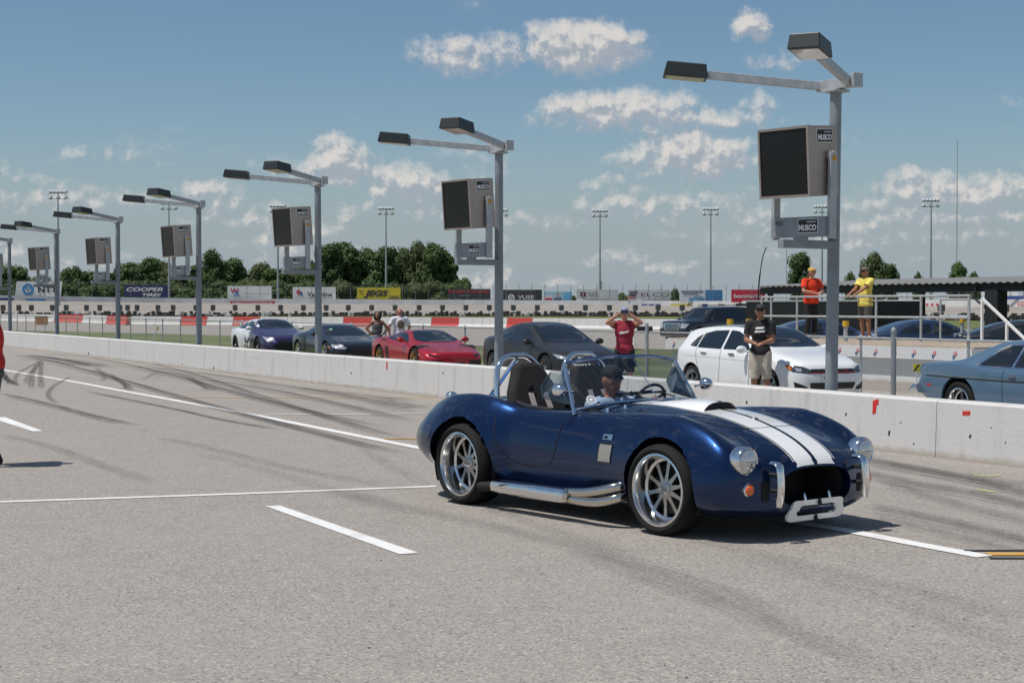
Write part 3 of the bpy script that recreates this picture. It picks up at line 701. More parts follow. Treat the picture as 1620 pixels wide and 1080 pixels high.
# white five-door hatchback
P_white = car_paint('white_car_paint', (.78,.79,.79), 0, .4)
S['hatch'] = dict(paint=P_white, wb=2.63, rt=.318, rr=.235, wt=.225, nsp=5, spm=mat('dark_alloy',(.2,.2,.2),.3,.9), rimm=mat('dark_alloy_rim',(.45,.45,.46),.25,1),
 z0=[(2.14,.60),(2.10,.72),(2.0,.80),(1.7,.90),(1.2,1.0),(.98,1.06),(.6,1.25),(.15,1.42),(-.3,1.455),(-.9,1.45),(-1.5,1.41),(-1.8,1.34),(-1.96,1.14),(-2.06,.97),(-2.11,.62)],
 zb=[(2.14,.55),(2.0,.68),(1.6,.80),(1.0,.90),(.0,.93),(-1.2,.97),(-1.9,.97),(-2.11,.58)],
 wm=[(2.14,.55),(2.09,.68),(1.98,.79),(1.7,.87),(1.2,.895),(-1.3,.895),(-1.8,.86),(-2.02,.78),(-2.11,.62)],
 wr=[(2.14,.42),(2.0,.60),(1.6,.70),(1.0,.70),(.55,.65),(.1,.60),(-1.4,.575),(-1.8,.585),(-2.11,.5)],
 zs=[(2.14,.40),(2.08,.24),(1.9,.17),(-1.9,.19),(-2.06,.28),(-2.11,.42)], dr=[(2.14,.03),(1.0,.045),(.3,.055),(-1.6,.06),(-2.11,.04)],
 panels=[('windshield','T',[(1.02,.0),(.98,.45),(.90,.66),(.20,.52),(.13,.3),(.12,0),(.13,-.3),(.20,-.52),(.90,-.66),(.98,-.45)],M_glassdark,dict(off=.006,res=.08)),
  ('side_window','S',[(.66,.985),(.25,1.27),(.02,1.34),(-.24,1.355),(-.24,.985)],M_glassdark,dict(rnd=.04,**glass)),('side_window','S',[(-.31,.985),(-.31,1.355),(-.8,1.34),(-1.15,1.28),(-1.15,1.0)],M_glassdark,dict(rnd=.03,**glass)),
  ('quarter_window','S',[(-1.19,1.01),(-1.19,1.27),(-1.34,1.2),(-1.44,1.07),(-1.45,1.03)],M_glassdark,dict(rnd=.03,**glass)),
  ('headlight','F',[(-.82,.75),(-.79,.62),(-.52,.58),(-.45,.64),(-.60,.71)],M_smoke,dict(rnd=.02,res=.04,off=.006)),('headlight','F',[(.82,.75),(.79,.62),(.52,.58),(.45,.64),(.60,.71)],M_smoke,dict(rnd=.02,res=.04,off=.006)),('headlight_element','F',[(-.75,.69),(-.74,.63),(-.66,.62),(-.65,.68)],M_lampglass,dict(rnd=.02,res=.03,off=.012)),('headlight_element','F',[(.75,.69),(.74,.63),(.66,.62),(.65,.68)],M_lampglass,dict(rnd=.02,res=.03,off=.012)),('side_reflector','F',[(-.83,.74),(-.81,.65),(-.78,.66),(-.79,.73)],M_amber,dict(res=.03,off=.012)),
  ('upper_grille','F',[(-.5,.585),(.5,.585),(.48,.67),(-.48,.67)],M_grille,dict(off=.008)),('red_trim','F',[(-.52,.596),(.52,.596),(.52,.605),(-.52,.605)],M_red,dict(off=.012)),
  ('lower_grille','F',[(-.48,.30),(.48,.30),(.52,.42),(-.52,.42)],M_grille,dict(off=.008,rnd=.02)),('side_intake','F',[(-.76,.29),(-.54,.28),(-.56,.34),(-.78,.44)],M_grille,dict(off=.008,res=.04)),('side_intake','F',[(.76,.29),(.54,.28),(.56,.34),(.78,.44)],M_grille,dict(off=.008,res=.04)),
  ('number_plate','F',[(-.26,.44),(.06,.44),(.06,.585),(-.26,.585)],M_white,dict(off=.02)),('roof_panel','T',[(.1,.0),(.12,.5),(-1.4,.5),(-1.45,0),(-1.4,-.5),(.12,-.5)],car_paint('black_roof',(.02,.025,.035),0,.3),dict(off=.004,res=.1)),
  ('tail_lamp','S',[(-1.98,.84),(-2.06,.82),(-2.04,.95),(-1.96,.97)],M_red,dict(off=.006,res=.04))],
 seams=[('door_seam','S',[(.72,.9),(.72,.5),(.66,.3),(.3,.25),(-.27,.25),(-.28,.6),(-.28,.98)],.010,M_seam),('door_seam','S',[(-.28,.25),(-.75,.26),(-.92,.4),(-1.1,.72),(-1.17,1.0)],.010,M_seam),('crease_shade','S',[(1.0,.76),(0,.80),(-1.7,.84)],.006,mat('crease_shade_grey',(.5,.5,.5),.5))],  # body fold drawn as a grey strip, its shade put into the colour
 mirrors=[(.62,.99,1.0,P_white)])
hroot, htree = generic_car('hatchback', S['hatch'], front_wheel_spot(1222, 29.0, 2.63, .77), HEAD, 'white five door hatchback parked behind the wall and lamp post', 'car')
for sg in (-1,1):
    for x in (.12,-.85):
        mb = MB(); mb.bar((x-.1,sg*.885,.90),(x+.1,sg*.885,.90),.025,.03); mb.build('door_handle', M_chrome, hroot)
h, nn = cast(htree, 'F', -.1, .51)
text('plate_lettering', 'V2 PW5U', .1, mat('plate_ink',(.1,.1,.12),.5), hroot, (h.x+.03,-.1,.51), (R(90),0,R(90)), fit=(.26,.075))
text('badge', 'GTI', .1, M_red, hroot, (cast(htree,'F',.3,.635)[0].x+.02,.3,.635), (R(90),0,R(90)), fit=(.09,.03))
# low mid-engined shapes and coupes
SH = dict(wbk=.95, n=84)
def wedge(paint, z0, zb, wm, wr, zs, dr, **k): return dict(paint=paint, z0=z0, zb=zb, wm=wm, wr=wr, zs=zs, dr=dr, **k)
P_redm = car_paint('red_metallic_paint', (.42,.006,.012), .35, .35)
S['lambo'] = wedge(P_redm,
 [(2.16,.40),(2.12,.52),(1.9,.60),(1.5,.70),(1.05,.80),(.55,.98),(.1,1.14),(-.15,1.165),(-.5,1.15),(-1.1,1.02),(-1.7,.94),(-2.0,.92),(-2.1,.70)],
 [(2.16,.38),(1.9,.52),(1.3,.68),(.6,.74),(-.6,.82),(-1.2,.90),(-1.9,.86),(-2.1,.6)],
 [(2.16,.60),(2.1,.74),(1.95,.86),(1.3,.93),(.3,.91),(-.5,.93),(-1.3,.955),(-1.9,.92),(-2.1,.80)],
 [(2.16,.5),(1.9,.66),(1.2,.74),(.7,.70),(.1,.56),(-.6,.54),(-1.1,.66),(-1.8,.76),(-2.1,.7)],
 [(2.16,.26),(2.08,.16),(1.8,.12),(-1.8,.14),(-2.1,.34)], [(2.16,.02),(1.0,.03),(.2,.05),(-.6,.05),(-2.1,.03)],
 wb=2.56, rt=.335, rr=.245, wt=.25, nsp=5, spm=mat('gold_alloy',(.42,.27,.09),.3,1), rimm=mat('gold_rim',(.4,.27,.1),.3,1), **SH,
 panels=[('windshield','T',[(1.0,0),(.95,.45),(.78,.66),(.16,.49),(.08,.25),(.07,0),(.08,-.25),(.16,-.49),(.78,-.66),(.95,-.45)],M_glassdark,dict(off=.006,res=.08)),
  ('side_window','S',[(.62,.83),(.14,1.05),(-.15,1.09),(-.5,1.06),(-.62,.86)],M_glassdark,dict(rnd=.03,**glass)),('quarter_window','S',[(-.68,.87),(-.58,1.04),(-.95,.94)],M_glassdark,dict(rnd=.02,**glass)),
  ('side_intake','S',[(-.62,.66),(-.80,.70),(-.72,.34),(-.56,.30)],M_grille,dict(off=.006)),('shoulder_intake','S',[(-.75,.835),(-1.1,.86),(-1.1,.89),(-.8,.875)],M_grille,dict(off=.006,res=.04)),
  ('headlight','F',[(-.75,.52),(-.76,.46),(-.56,.435),(-.52,.46)],M_glassdark,dict(res=.04,off=.006)),('headlight','F',[(.75,.52),(.76,.46),(.56,.435),(.52,.46)],M_glassdark,dict(res=.04,off=.006)),
  ('front_intake','F',[(-.82,.34),(-.40,.33),(-.34,.16),(-.78,.17)],M_grille,dict(off=.008)),('front_intake','F',[(.82,.34),(.40,.33),(.34,.16),(.78,.17)],M_grille,dict(off=.008)),('lower_intake','F',[(-.3,.28),(.3,.28),(.28,.17),(-.28,.17)],M_grille,dict(off=.008)),
  ('side_marker','S',[(1.74,.50),(1.62,.52),(1.62,.49),(1.74,.47)],M_amber,dict(off=.006,res=.04)),('bonnet_badge','T',[(1.93,.03),(1.93,-.03),(1.87,-.03),(1.87,.03)],M_alu,dict(off=.006,res=.03))],
 seams=[('door_seam','S',[(.72,.80),(.68,.45),(.55,.24),(-.3,.22),(-.52,.45),(-.58,.82)],.010,M_seam),('bonnet_seam','T',[(1.0,.62),(1.6,.56),(2.02,.42)],.009,M_seam),('bonnet_seam','T',[(1.0,-.62),(1.6,-.56),(2.02,-.42)],.009,M_seam)],
 mirrors=[(.55,1.0,.88,P_redm)])
generic_car('sports_car', S['lambo'], front_wheel_spot(657, 43.0, 2.56, .85), HEAD, 'red wedge shaped sports car with gold wheels behind the pit wall', 'car')
P_blk = car_paint('black_metallic_paint', (.010,.013,.02), .3, .35)
S['r8'] = wedge(P_blk,
 [(2.22,.42),(2.17,.58),(1.95,.68),(1.5,.78),(1.05,.88),(.6,1.06),(.1,1.22),(-.2,1.25),(-.6,1.23),(-1.2,1.06),(-1.8,.98),(-2.1,.96),(-2.2,.72)],
 [(2.22,.40),(1.9,.58),(1.3,.72),(.6,.78),(-.6,.84),(-1.2,.90),(-1.9,.88),(-2.2,.6)],
 [(2.22,.58),(2.15,.74),(1.95,.87),(1.3,.935),(.3,.91),(-.5,.92),(-1.3,.955),(-1.9,.92),(-2.2,.78)],
 [(2.22,.5),(1.9,.66),(1.2,.74),(.7,.70),(.1,.58),(-.6,.55),(-1.2,.64),(-1.8,.74),(-2.2,.7)],
 [(2.22,.28),(2.14,.17),(1.8,.13),(-1.8,.14),(-2.2,.34)], [(2.22,.02),(1.0,.03),(.2,.05),(-.6,.06),(-2.2,.03)],
 wb=2.65, rt=.335, rr=.245, wt=.25, nsp=5, spm=M_spoke, rimm=M_alu, **SH,
 panels=[('windshield','T',[(1.04,0),(.98,.45),(.82,.66),(.18,.51),(.08,.25),(.07,0),(.08,-.25),(.18,-.51),(.82,-.66),(.98,-.45)],M_glassdark,dict(off=.006,res=.08)),
  ('side_window','S',[(.66,.88),(.16,1.12),(-.15,1.16),(-.52,1.13),(-.66,.90)],M_glassdark,dict(rnd=.03,**glass)),('side_blade','S',[(-.66,.86),(-.92,.90),(-.86,.30),(-.60,.26)],mat('dark_blade',(.03,.03,.035),.3),dict(off=.008)),
  ('headlight','F',[(-.85,.62),(-.86,.51),(-.55,.46),(-.45,.50),(-.6,.56)],M_lampglass,dict(res=.04,off=.006,rnd=.02)),('headlight','F',[(.85,.62),(.86,.51),(.55,.46),(.45,.50),(.6,.56)],M_lampglass,dict(res=.04,off=.006,rnd=.02)),
  ('front_intake','F',[(-.84,.40),(-.46,.38),(-.44,.2),(-.80,.2)],M_grille,dict(off=.008)),('front_intake','F',[(.84,.40),(.46,.38),(.44,.2),(.80,.2)],M_grille,dict(off=.008)),('centre_grille','F',[(-.36,.52),(.36,.52),(.3,.22),(-.3,.22)],M_grille,dict(off=.008,rnd=.03)),
  ('side_marker','S',[(1.80,.54),(1.64,.56),(1.64,.52),(1.80,.50)],M_amber,dict(off=.006,res=.04)),('window_sticker','T',[(.60,-.47),(.50,-.47),(.50,-.38),(.60,-.38)],mat('green_sticker',(.25,.6,.4),.5),dict(off=.009,res=.04))],
 seams=[('door_seam','S',[(.74,.84),(.70,.45),(.55,.24),(-.3,.22),(-.56,.45),(-.62,.86)],.010,M_seam)],
 mirrors=[(.58,1.0,.93,P_blk)])
generic_car('sports_coupe', S['r8'], front_wheel_spot(516, 49.5, 2.65, .85), HEAD, 'glossy black mid engined coupe behind the third lamp post', 'car')
# white and purple coupe: white rear wrap breaking up into dark purple
def wrap_paint():
    m, n, b = newmat('white_purple_wrap'); oc = n.n('ShaderNodeTexCoord').outputs['Object']; sx_ = n.n('ShaderNodeSeparateXYZ'); n.put(sx_.inputs[0], oc)
    v = n.n('ShaderNodeTexVoronoi'); n.put(v.inputs['Vector'], oc); v.inputs['Scale'].default_value = 9; sb = n.n('ShaderNodeSeparateColor'); n.put(sb.inputs[0], v.outputs['Color'])
    edge = n.math('ADD', sx_.outputs[0], n.math('MULTIPLY', n.math('SUBTRACT', sb.outputs[0], .5), 1.1))
    f = n.ramp(edge, .18, .22)
    n.put(b.inputs['Base Color'], n.mix(f, (.78,.78,.8), (.022,.012,.06))); b.inputs['Roughness'].default_value = .35; b.inputs['Coat Weight'].default_value = 1; return m
P_wrap = wrap_paint()
M_violet = mat('violet_chrome', (.35,.12,.75), .2, .7, coat=1)
S['gtr'] = wedge(P_wrap,
 [(2.32,.50),(2.28,.66),(2.1,.76),(1.6,.88),(1.1,.98),(.8,1.06),(.4,1.24),(0,1.35),(-.3,1.37),(-.8,1.33),(-1.3,1.18),(-1.7,1.06),(-2.2,1.02),(-2.32,.80)],
 [(2.32,.46),(2.0,.66),(1.4,.80),(.8,.87),(-.6,.92),(-1.4,.97),(-2.1,.94),(-2.32,.7)],
 [(2.32,.62),(2.25,.78),(2.05,.89),(1.4,.95),(.4,.925),(-.6,.93),(-1.4,.96),(-2.0,.93),(-2.32,.80)],
 [(2.32,.5),(2.0,.66),(1.3,.74),(.8,.70),(.2,.60),(-.6,.58),(-1.3,.64),(-2.0,.74),(-2.32,.7)],
 [(2.32,.30),(2.25,.19),(1.9,.14),(-1.9,.16),(-2.32,.40)], [(2.32,.02),(1.0,.035),(.2,.05),(-.8,.06),(-2.32,.03)],
 wb=2.78, rt=.345, rr=.26, wt=.25, nsp=7, spm=mat('black_alloy',(.03,.03,.03),.3,.6), rimm=mat('black_alloy_rim',(.06,.06,.06),.3,.8), **SH,
 panels=[('windshield','T',[(1.0,0),(.94,.45),(.80,.64),(.16,.53),(.06,.25),(.05,0),(.06,-.25),(.16,-.53),(.80,-.64),(.94,-.45)],M_glassdark,dict(off=.006,res=.08)),
  ('side_window','S',[(.66,.97),(.2,1.2),(-.05,1.26),(-.35,1.265),(-.42,.985)],M_glassdark,dict(rnd=.03,**glass)),('quarter_window','S',[(-.48,.99),(-.42,1.26),(-.85,1.2),(-1.2,1.05),(-1.2,1.01)],M_glassdark,dict(rnd=.03,**glass)),
  ('headlight','F',[(-.87,.74),(-.84,.63),(-.60,.56),(-.50,.58),(-.66,.68)],M_lampglass,dict(res=.04,off=.006)),('headlight','F',[(.87,.74),(.84,.63),(.60,.56),(.50,.58),(.66,.68)],M_lampglass,dict(res=.04,off=.006)),
  ('headlight_surround','F',[(-.60,.555),(-.50,.575),(-.46,.535),(-.62,.51)],M_violet,dict(res=.04,off=.006)),('headlight_surround','F',[(.60,.555),(.50,.575),(.46,.535),(.62,.51)],M_violet,dict(res=.04,off=.006)),
  ('front_grille','F',[(-.42,.56),(.42,.56),(.5,.26),(-.5,.26)],M_grille,dict(off=.008,rnd=.04)),('front_lip','F',[(-.8,.23),(-.5,.22),(-.5,.19),(-.8,.20)],M_violet,dict(off=.01,res=.05)),('front_lip','F',[(.8,.23),(.5,.22),(.5,.19),(.8,.20)],M_violet,dict(off=.01,res=.05)),
  ('side_vent','S',[(.92,.66),(.78,.68),(.78,.50),(.88,.46)],M_grille,dict(off=.006,res=.05))],
 seams=[('door_seam','S',[(.76,.92),(.74,.5),(.62,.28),(-.3,.26),(-.46,.5),(-.46,.95)],.010,M_seam)],
 mirrors=[(.62,1.0,1.02,P_white)])
groot, _t = generic_car('wrapped_coupe', S['gtr'], front_wheel_spot(409, 56.0, 2.78, .87), HEAD, 'coupe with white rear breaking up into dark purple front', 'car')
mb = MB(); mb.box((-2.1,0,1.2),(.26,1.5,.03)); mb.box((-2.08,.55,1.11),(.12,.04,.18)); mb.box((-2.08,-.55,1.11),(.12,.04,.18)); mb.build('rear_wing', P_white, groot)
# matt black electric sedan
P_matt = mat('satin_black_wrap', (.016,.017,.019), .38, 0, coat=.25)
def sedan(paint, wheelm):
    return dict(paint=paint, wb=2.875, rt=.335, rr=.25, wt=.235, nsp=10, spm=wheelm, rimm=mat('grey_rim',(.18,.18,.18),.3,.9), n=84,
 z0=[(2.26,.52),(2.22,.64),(2.1,.72),(1.7,.83),(1.2,.93),(.98,1.0),(.5,1.22),(0,1.40),(-.4,1.44),(-.9,1.40),(-1.5,1.24),(-1.9,1.10),(-2.25,1.06),(-2.38,.9),(-2.42,.7)],
 zb=[(2.26,.5),(2.0,.66),(1.5,.78),(1.0,.86),(0,.92),(-1.4,1.0),(-2.1,.98),(-2.42,.62)],
 wm=[(2.26,.58),(2.2,.70),(2.05,.82),(1.6,.91),(1.0,.925),(-1.3,.925),(-1.9,.88),(-2.25,.78),(-2.42,.65)],
 wr=[(2.26,.45),(2.0,.62),(1.5,.72),(1.0,.71),(.5,.66),(0,.60),(-.9,.57),(-1.7,.63),(-2.2,.66),(-2.42,.55)],
 zs=[(2.26,.36),(2.2,.22),(1.9,.15),(-1.9,.17),(-2.3,.3),(-2.42,.45)], dr=[(2.26,.03),(1.0,.04),(.2,.055),(-1.0,.06),(-2.42,.03)],
 panels=[('windshield','T',[(1.12,0),(1.05,.45),(.92,.67),(.14,.54),(.02,.25),(.0,0),(.02,-.25),(.14,-.54),(.92,-.67),(1.05,-.45)],M_glassdark,dict(off=.006,res=.08)),
  ('side_window','S',[(.74,.955),(.25,1.2),(-.05,1.29),(-.33,1.31),(-.36,.97)],M_glassdark,dict(rnd=.04,**glass)),('side_window','S',[(-.43,.975),(-.41,1.31),(-.9,1.27),(-1.25,1.16),(-1.45,1.05),(-1.42,1.02)],M_glassdark,dict(rnd=.03,**glass)),
  ('headlight','F',[(-.86,.70),(-.82,.60),(-.56,.56),(-.60,.62)],M_lampglass,dict(res=.04,off=.006)),('headlight','F',[(.86,.70),(.82,.60),(.56,.56),(.60,.62)],M_lampglass,dict(res=.04,off=.006)),
  ('lower_intake','F',[(-.55,.32),(.55,.32),(.5,.24),(-.5,.24)],M_grille,dict(off=.008))],
 seams=[('door_seam','S',[(.82,.88),(.82,.5),(.74,.28),(-.38,.24),(-.39,.95)],.010,M_seam),('door_seam','S',[(-.39,.25),(-.9,.27),(-1.05,.5),(-1.3,.75),(-1.45,.98)],.010,M_seam)],
 mirrors=[(.72,1.0,.97,paint)])
S['sedan'] = sedan(P_matt, mat('grey_alloy',(.22,.22,.23),.3,.9))
generic_car('electric_sedan', S['sedan'], front_wheel_spot(867, 36.7, 2.875, .8), HEAD, 'satin black sedan parked behind the open roadster', 'car')
# blue classic two-door
P_blue = car_paint('faded_blue_paint', (.075,.14,.215), .1, .4)
S['nova'] = dict(paint=P_blue, wb=2.82, rt=.335, rr=.225, wt=.24, nsp=5, spm=mat('grey_mag',(.16,.16,.16),.35,.9), rimm=M_alu, style='mid', n=90, wbk=.97, ar=.40,
 z0=[(2.30,.62),(2.26,.84),(2.0,.93),(1.2,.98),(.85,1.0),(.45,1.22),(.15,1.32),(-.3,1.34),(-.7,1.32),(-1.15,1.17),(-1.5,1.02),(-1.8,.985),(-2.35,.94),(-2.44,.88),(-2.5,.62)],
 zb=[(2.30,.6),(2.0,.82),(.9,.87),(-.2,.85),(-.9,.88),(-1.4,.94),(-2.2,.9),(-2.5,.6)],
 wm=[(2.30,.84),(2.2,.89),(1.4,.92),(-.3,.92),(-1.4,.925),(-2.1,.88),(-2.42,.83),(-2.5,.79)],
 wr=[(2.30,.74),(2.0,.78),(.9,.74),(.4,.64),(0,.6),(-.7,.6),(-1.2,.70),(-1.6,.81),(-2.4,.80),(-2.5,.74)],
 zs=[(2.30,.40),(2.2,.25),(1.9,.2),(-1.9,.22),(-2.3,.36),(-2.5,.48)], dr=[(2.30,.03),(.9,.04),(0,.05),(-.8,.05),(-1.6,.03),(-2.5,.03)],
 panels=[('windshield','T',[(.86,0),(.84,.5),(.78,.66),(.27,.55),(.2,.25),(.19,0),(.2,-.25),(.27,-.55),(.78,-.66),(.84,-.5)],M_glassdark,dict(off=.006,res=.08)),
  ('window_trim','S',[(.66,.895),(.20,1.25),(-.1,1.275),(-.5,1.265),(-.72,1.19),(-1.06,.93),(-.9,.90)],M_chrome,dict(rnd=.03,off=.003,res=.06)),
  ('side_window','S',[(.56,.92),(.18,1.22),(-.10,1.245),(-.23,1.245),(-.26,.92)],M_glassdark,dict(rnd=.03,off=.007,res=.06)),('quarter_window','S',[(-.32,.92),(-.29,1.245),(-.5,1.235),(-.70,1.165),(-.98,.94),(-.88,.925)],M_glassdark,dict(rnd=.02,off=.007,res=.06)),
  ('side_marker','S',[(-2.18,.60),(-2.06,.60),(-2.06,.57),(-2.18,.57)],M_red,dict(off=.006,res=.04)),
  ('rear_window','T',[(-.8,0),(-.82,.5),(-1.3,.6),(-1.36,0),(-1.3,-.6),(-.82,-.5)],M_glassdark,dict(off=.005,res=.08))],
 seams=[('trim_strip','S',[(2.1,.72),(0,.71),(-2.36,.735)],.022,M_black),('trim_strip','S',[(2.1,.735),(0,.725),(-2.36,.75)],.006,M_alu),('door_seam','S',[(.74,.86),(.72,.4),(.66,.27),(-.35,.26),(-.43,.45),(-.45,.88)],.010,M_seam)],
 mirrors=[])
q = Vector(((1525-810)/F*24.0, 24.0, GZ)); hd = R(25)-R(90); c_, s_ = math.cos(hd), math.sin(hd)
nroot, ntree = generic_car('classic_coupe', S['nova'], q + Vector((c_,s_,0))*1.41 + Vector((-s_,c_,0))*.80, hd, 'faded blue classic two door coupe cut off by the right edge', 'car')
mb = MB(); mb.tube(spline3([(-2.3,-.9,.52),(-2.5,-.86,.5),(-2.57,-.7,.5),(-2.6,0,.5),(-2.57,.7,.5),(-2.5,.86,.5),(-2.3,.9,.52)],5), .075, 12); mb.build('rear_bumper', M_chrome, nroot, True)
for sg in (-1,1):
    mb = MB(); mb.bar((-.3,sg*.915,.79),(-.16,sg*.925,.80),.03,.035); mb.build('door_handle', M_chrome, nroot)
    mb = MB(); mb.lathe([(.395,-.012),(.40,0),(.41,.012)],'y',40,(-1.41,sg*.915,.345)); 
# black full-size utility vehicle out on the infield road
S['suv'] = dict(paint=P_blk, wb=3.02, rt=.39, rr=.25, wt=.27, nsp=6, spm=M_spoke, rimm=M_alu, n=80, wbk=.97, ar=.46,
 z0=[(2.45,.72),(2.42,1.02),(2.2,1.12),(1.5,1.17),(1.15,1.2),(.7,1.5),(.35,1.74),(0,1.8),(-1.2,1.82),(-2.2,1.78),(-2.55,1.55),(-2.66,1.1),(-2.7,.7)],
 zb=[(2.45,.68),(2.0,.96),(1.2,1.06),(-2.4,1.1),(-2.7,.65)], wm=[(2.45,.85),(2.35,.94),(1.8,1.0),(-2.3,1.0),(-2.6,.95),(-2.7,.88)],
 wr=[(2.45,.72),(2.0,.84),(1.2,.84),(.5,.74),(0,.72),(-2.2,.71),(-2.7,.7)], zs=[(2.45,.55),(2.35,.38),(2,.32),(-2.2,.34),(-2.7,.5)], dr=[(2.45,.03),(1,.04),(0,.06),(-2.7,.05)],
 panels=[('windshield','T',[(1.2,0),(1.16,.6),(1.08,.8),(.42,.68),(.33,.3),(.32,0),(.33,-.3),(.42,-.68),(1.08,-.8),(1.16,-.6)],M_glassdark,dict(off=.006,res=.09)),
  ('side_window','S',[(.82,1.14),(.42,1.6),(-.05,1.65),(-.1,1.15)],M_glassdark,dict(rnd=.03,**glass)),('side_window','S',[(-.18,1.15),(-.14,1.65),(-1.05,1.66),(-1.1,1.15)],M_glassdark,dict(rnd=.03,**glass)),('side_window','S',[(-1.2,1.15),(-1.16,1.66),(-2.2,1.62),(-2.35,1.18)],M_glassdark,dict(rnd=.03,**glass)),
  ('radiator_grille','F',[(-.55,1.0),(.55,1.0),(.5,.66),(-.5,.66)],M_chrome,dict(off=.02,rnd=.04)),('headlight','F',[(-.9,.98),(-.6,1.0),(-.6,.76),(-.88,.76)],M_lampglass,dict(off=.01)),('headlight','F',[(.9,.98),(.6,1.0),(.6,.76),(.88,.76)],M_lampglass,dict(off=.01))],
 mirrors=[(.86,1.12,1.2,P_blk)])
suv, st = generic_car('utility_vehicle', S['suv'], atd(1122, 538, 76) * Vector((1,1,0)) if False else Vector(((1120-810)/F*76, 76, GZ)), R(180+38), 'black utility vehicle with chrome grille parked beyond the chain link fence', 'car')
for z in (.74,.83,.92): patch('grille_slot', st, 'F', [(-.46,z-.03),(.46,z-.03),(.46,z+.03),(-.46,z+.03)], M_grille, suv, off=.035)
mb = MB(); mb.bar((.1,-.6,1.86),(-1.9,-.6,1.87),.05,.04); mb.build('roof_rail', M_black, suv); mb = MB(); mb.bar((.1,.6,1.86),(-1.9,.6,1.87),.05,.04); mb.build('roof_rail', M_black, suv)
# cars under the canopy: only roofs and glass show above the deck
P_navy = car_paint('navy_paint', (.02,.04,.09), .3, .35)
S['sedan2'] = dict(sedan(P_navy, M_spoke)); S['sedan2']['wkey'] = 'b'
for px, py, D, hdg, lab in [(1478,0,47,R(8),'navy car roof seen between the railing posts under the canopy'),(1312,0,48,R(5),'dark blue car windshield seen behind the two railing watchers'),(1640,0,44,R(-8),'black car parked under the canopy at the right edge')]:
    sp = dict(S['sedan2']); 
    if px == 1640: sp['paint'] = P_blk
    generic_car('parked_car', sp, Vector(((px-810)/F*D, D, GZ)), hdg, lab, 'car')

# ------------------------------------------------------------------ the blue roadster
P_cobra = car_paint('deep_blue_metallic', (.0025,.021,.082), .88, .33)
P_cobra.node_tree.nodes['Principled BSDF'].inputs['Coat IOR'].default_value = 1.42
CT = [ # x : (y,z) x8 from bottom centre to top centre
 (1.885,[(0,.222),(.20,.226),(.335,.275),(.375,.36),(.345,.435),(.265,.478),(.14,.497),(0,.502)]),
 (1.872,[(0,.195),(.24,.20),(.40,.255),(.435,.36),(.405,.46),(.31,.508),(.16,.528),(0,.534)]),
 (1.83,[(0,.17),(.31,.172),(.555,.238),(.605,.37),(.555,.505),(.40,.55),(.2,.572),(0,.579)]),
 (1.76,[(0,.152),(.41,.155),(.695,.235),(.752,.39),(.685,.575),(.46,.598),(.23,.62),(0,.629)]),
 (1.66,[(0,.145),(.5,.15),(.775,.24),(.82,.42),(.725,.66),(.475,.648),(.24,.672),(0,.683)]),
 (1.5,[(0,.145),(.6,.15),(.82,.25),(.85,.47),(.712,.752),(.47,.705),(.25,.732),(0,.744)]),
 (1.3,[(0,.145),(.64,.15),(.838,.27),(.862,.52),(.70,.814),(.46,.755),(.25,.786),(0,.80)]),
 (1.143,[(0,.145),(.65,.15),(.842,.28),(.865,.53),(.69,.838),(.46,.782),(.25,.816),(0,.831)]),
 (.85,[(0,.15),(.66,.155),(.80,.28),(.828,.53),(.68,.83),(.47,.808),(.26,.847),(0,.864)]),
 (.5,[(0,.15),(.66,.155),(.765,.28),(.79,.52),(.675,.80),(.49,.826),(.27,.866),(0,.884)]),
 (.15,[(0,.15),(.66,.155),(.752,.28),(.782,.52),(.685,.785),(.51,.826),(.28,.868),(0,.886)]),
 (-.3,[(0,.15),(.66,.155),(.755,.28),(.785,.52),(.70,.778),(.52,.815),(.28,.845),(0,.86)]),
 (-.60,[(0,.15),(.66,.155),(.762,.29),(.79,.53),(.715,.785),(.54,.826),(.28,.85),(0,.862)]),
 (-.76,[(0,.15),(.66,.155),(.835,.30),(.865,.56),(.745,.835),(.55,.842),(.28,.862),(0,.872)]),
 (-.9,[(0,.15),(.66,.155),(.882,.31),(.915,.575),(.755,.872),(.55,.852),(.28,.868),(0,.876)]),
 (-1.143,[(0,.16),(.66,.165),(.895,.32),(.93,.60),(.755,.893),(.55,.858),(.28,.866),(0,.872)]),
 (-1.4,[(0,.18),(.66,.19),(.895,.34),(.925,.60),(.745,.878),(.54,.845),(.28,.852),(0,.857)]),
 (-1.65,[(0,.21),(.62,.22),(.86,.36),(.89,.59),(.70,.825),(.50,.815),(.27,.82),(0,.825)]),
 (-1.85,[(0,.25),(.55,.265),(.79,.39),(.81,.57),(.63,.755),(.45,.765),(.25,.772),(0,.776)]),
 (-1.99,[(0,.30),(.46,.315),(.67,.42),(.69,.56),(.54,.675),(.39,.695),(.22,.702),(0,.706)]),
 (-2.07,[(0,.37),(.34,.385),(.49,.45),(.50,.54),(.40,.605),(.29,.62),(.16,.626),(0,.63)]),
 (-2.10,[(0,.44),(.2,.445),(.28,.475),(.285,.52),(.23,.548),(.16,.556),(.09,.56),(0,.562)])]
fy = [pchip([(x, p[k][0]) for x, p in CT]) for k in range(8)]; fz = [pchip([(x, p[k][1]) for x, p in CT]) for k in range(8)]
xs = []; x = -2.10
while x < 1.885:
    xs.append(x); x += .012 if (x > 1.70 or x < -1.9) else .026
xs.append(1.885)
secs = [crom([(fy[k](x), fz[k](x)) for k in range(8)], 7, .5) for x in xs]
CH_ = R(-51.45)
cob = empty('roadster', (.976, 12.39, 0), CH_, 'open blue vintage roadster with twin white racing stripes driving along the pit lane', 'car')
mb = loft(secs, xs, None, (True, False)); cme = mb.mesh('body', [P_cobra, M_dark], True, angle=60); ctree = bvh_of(cme)
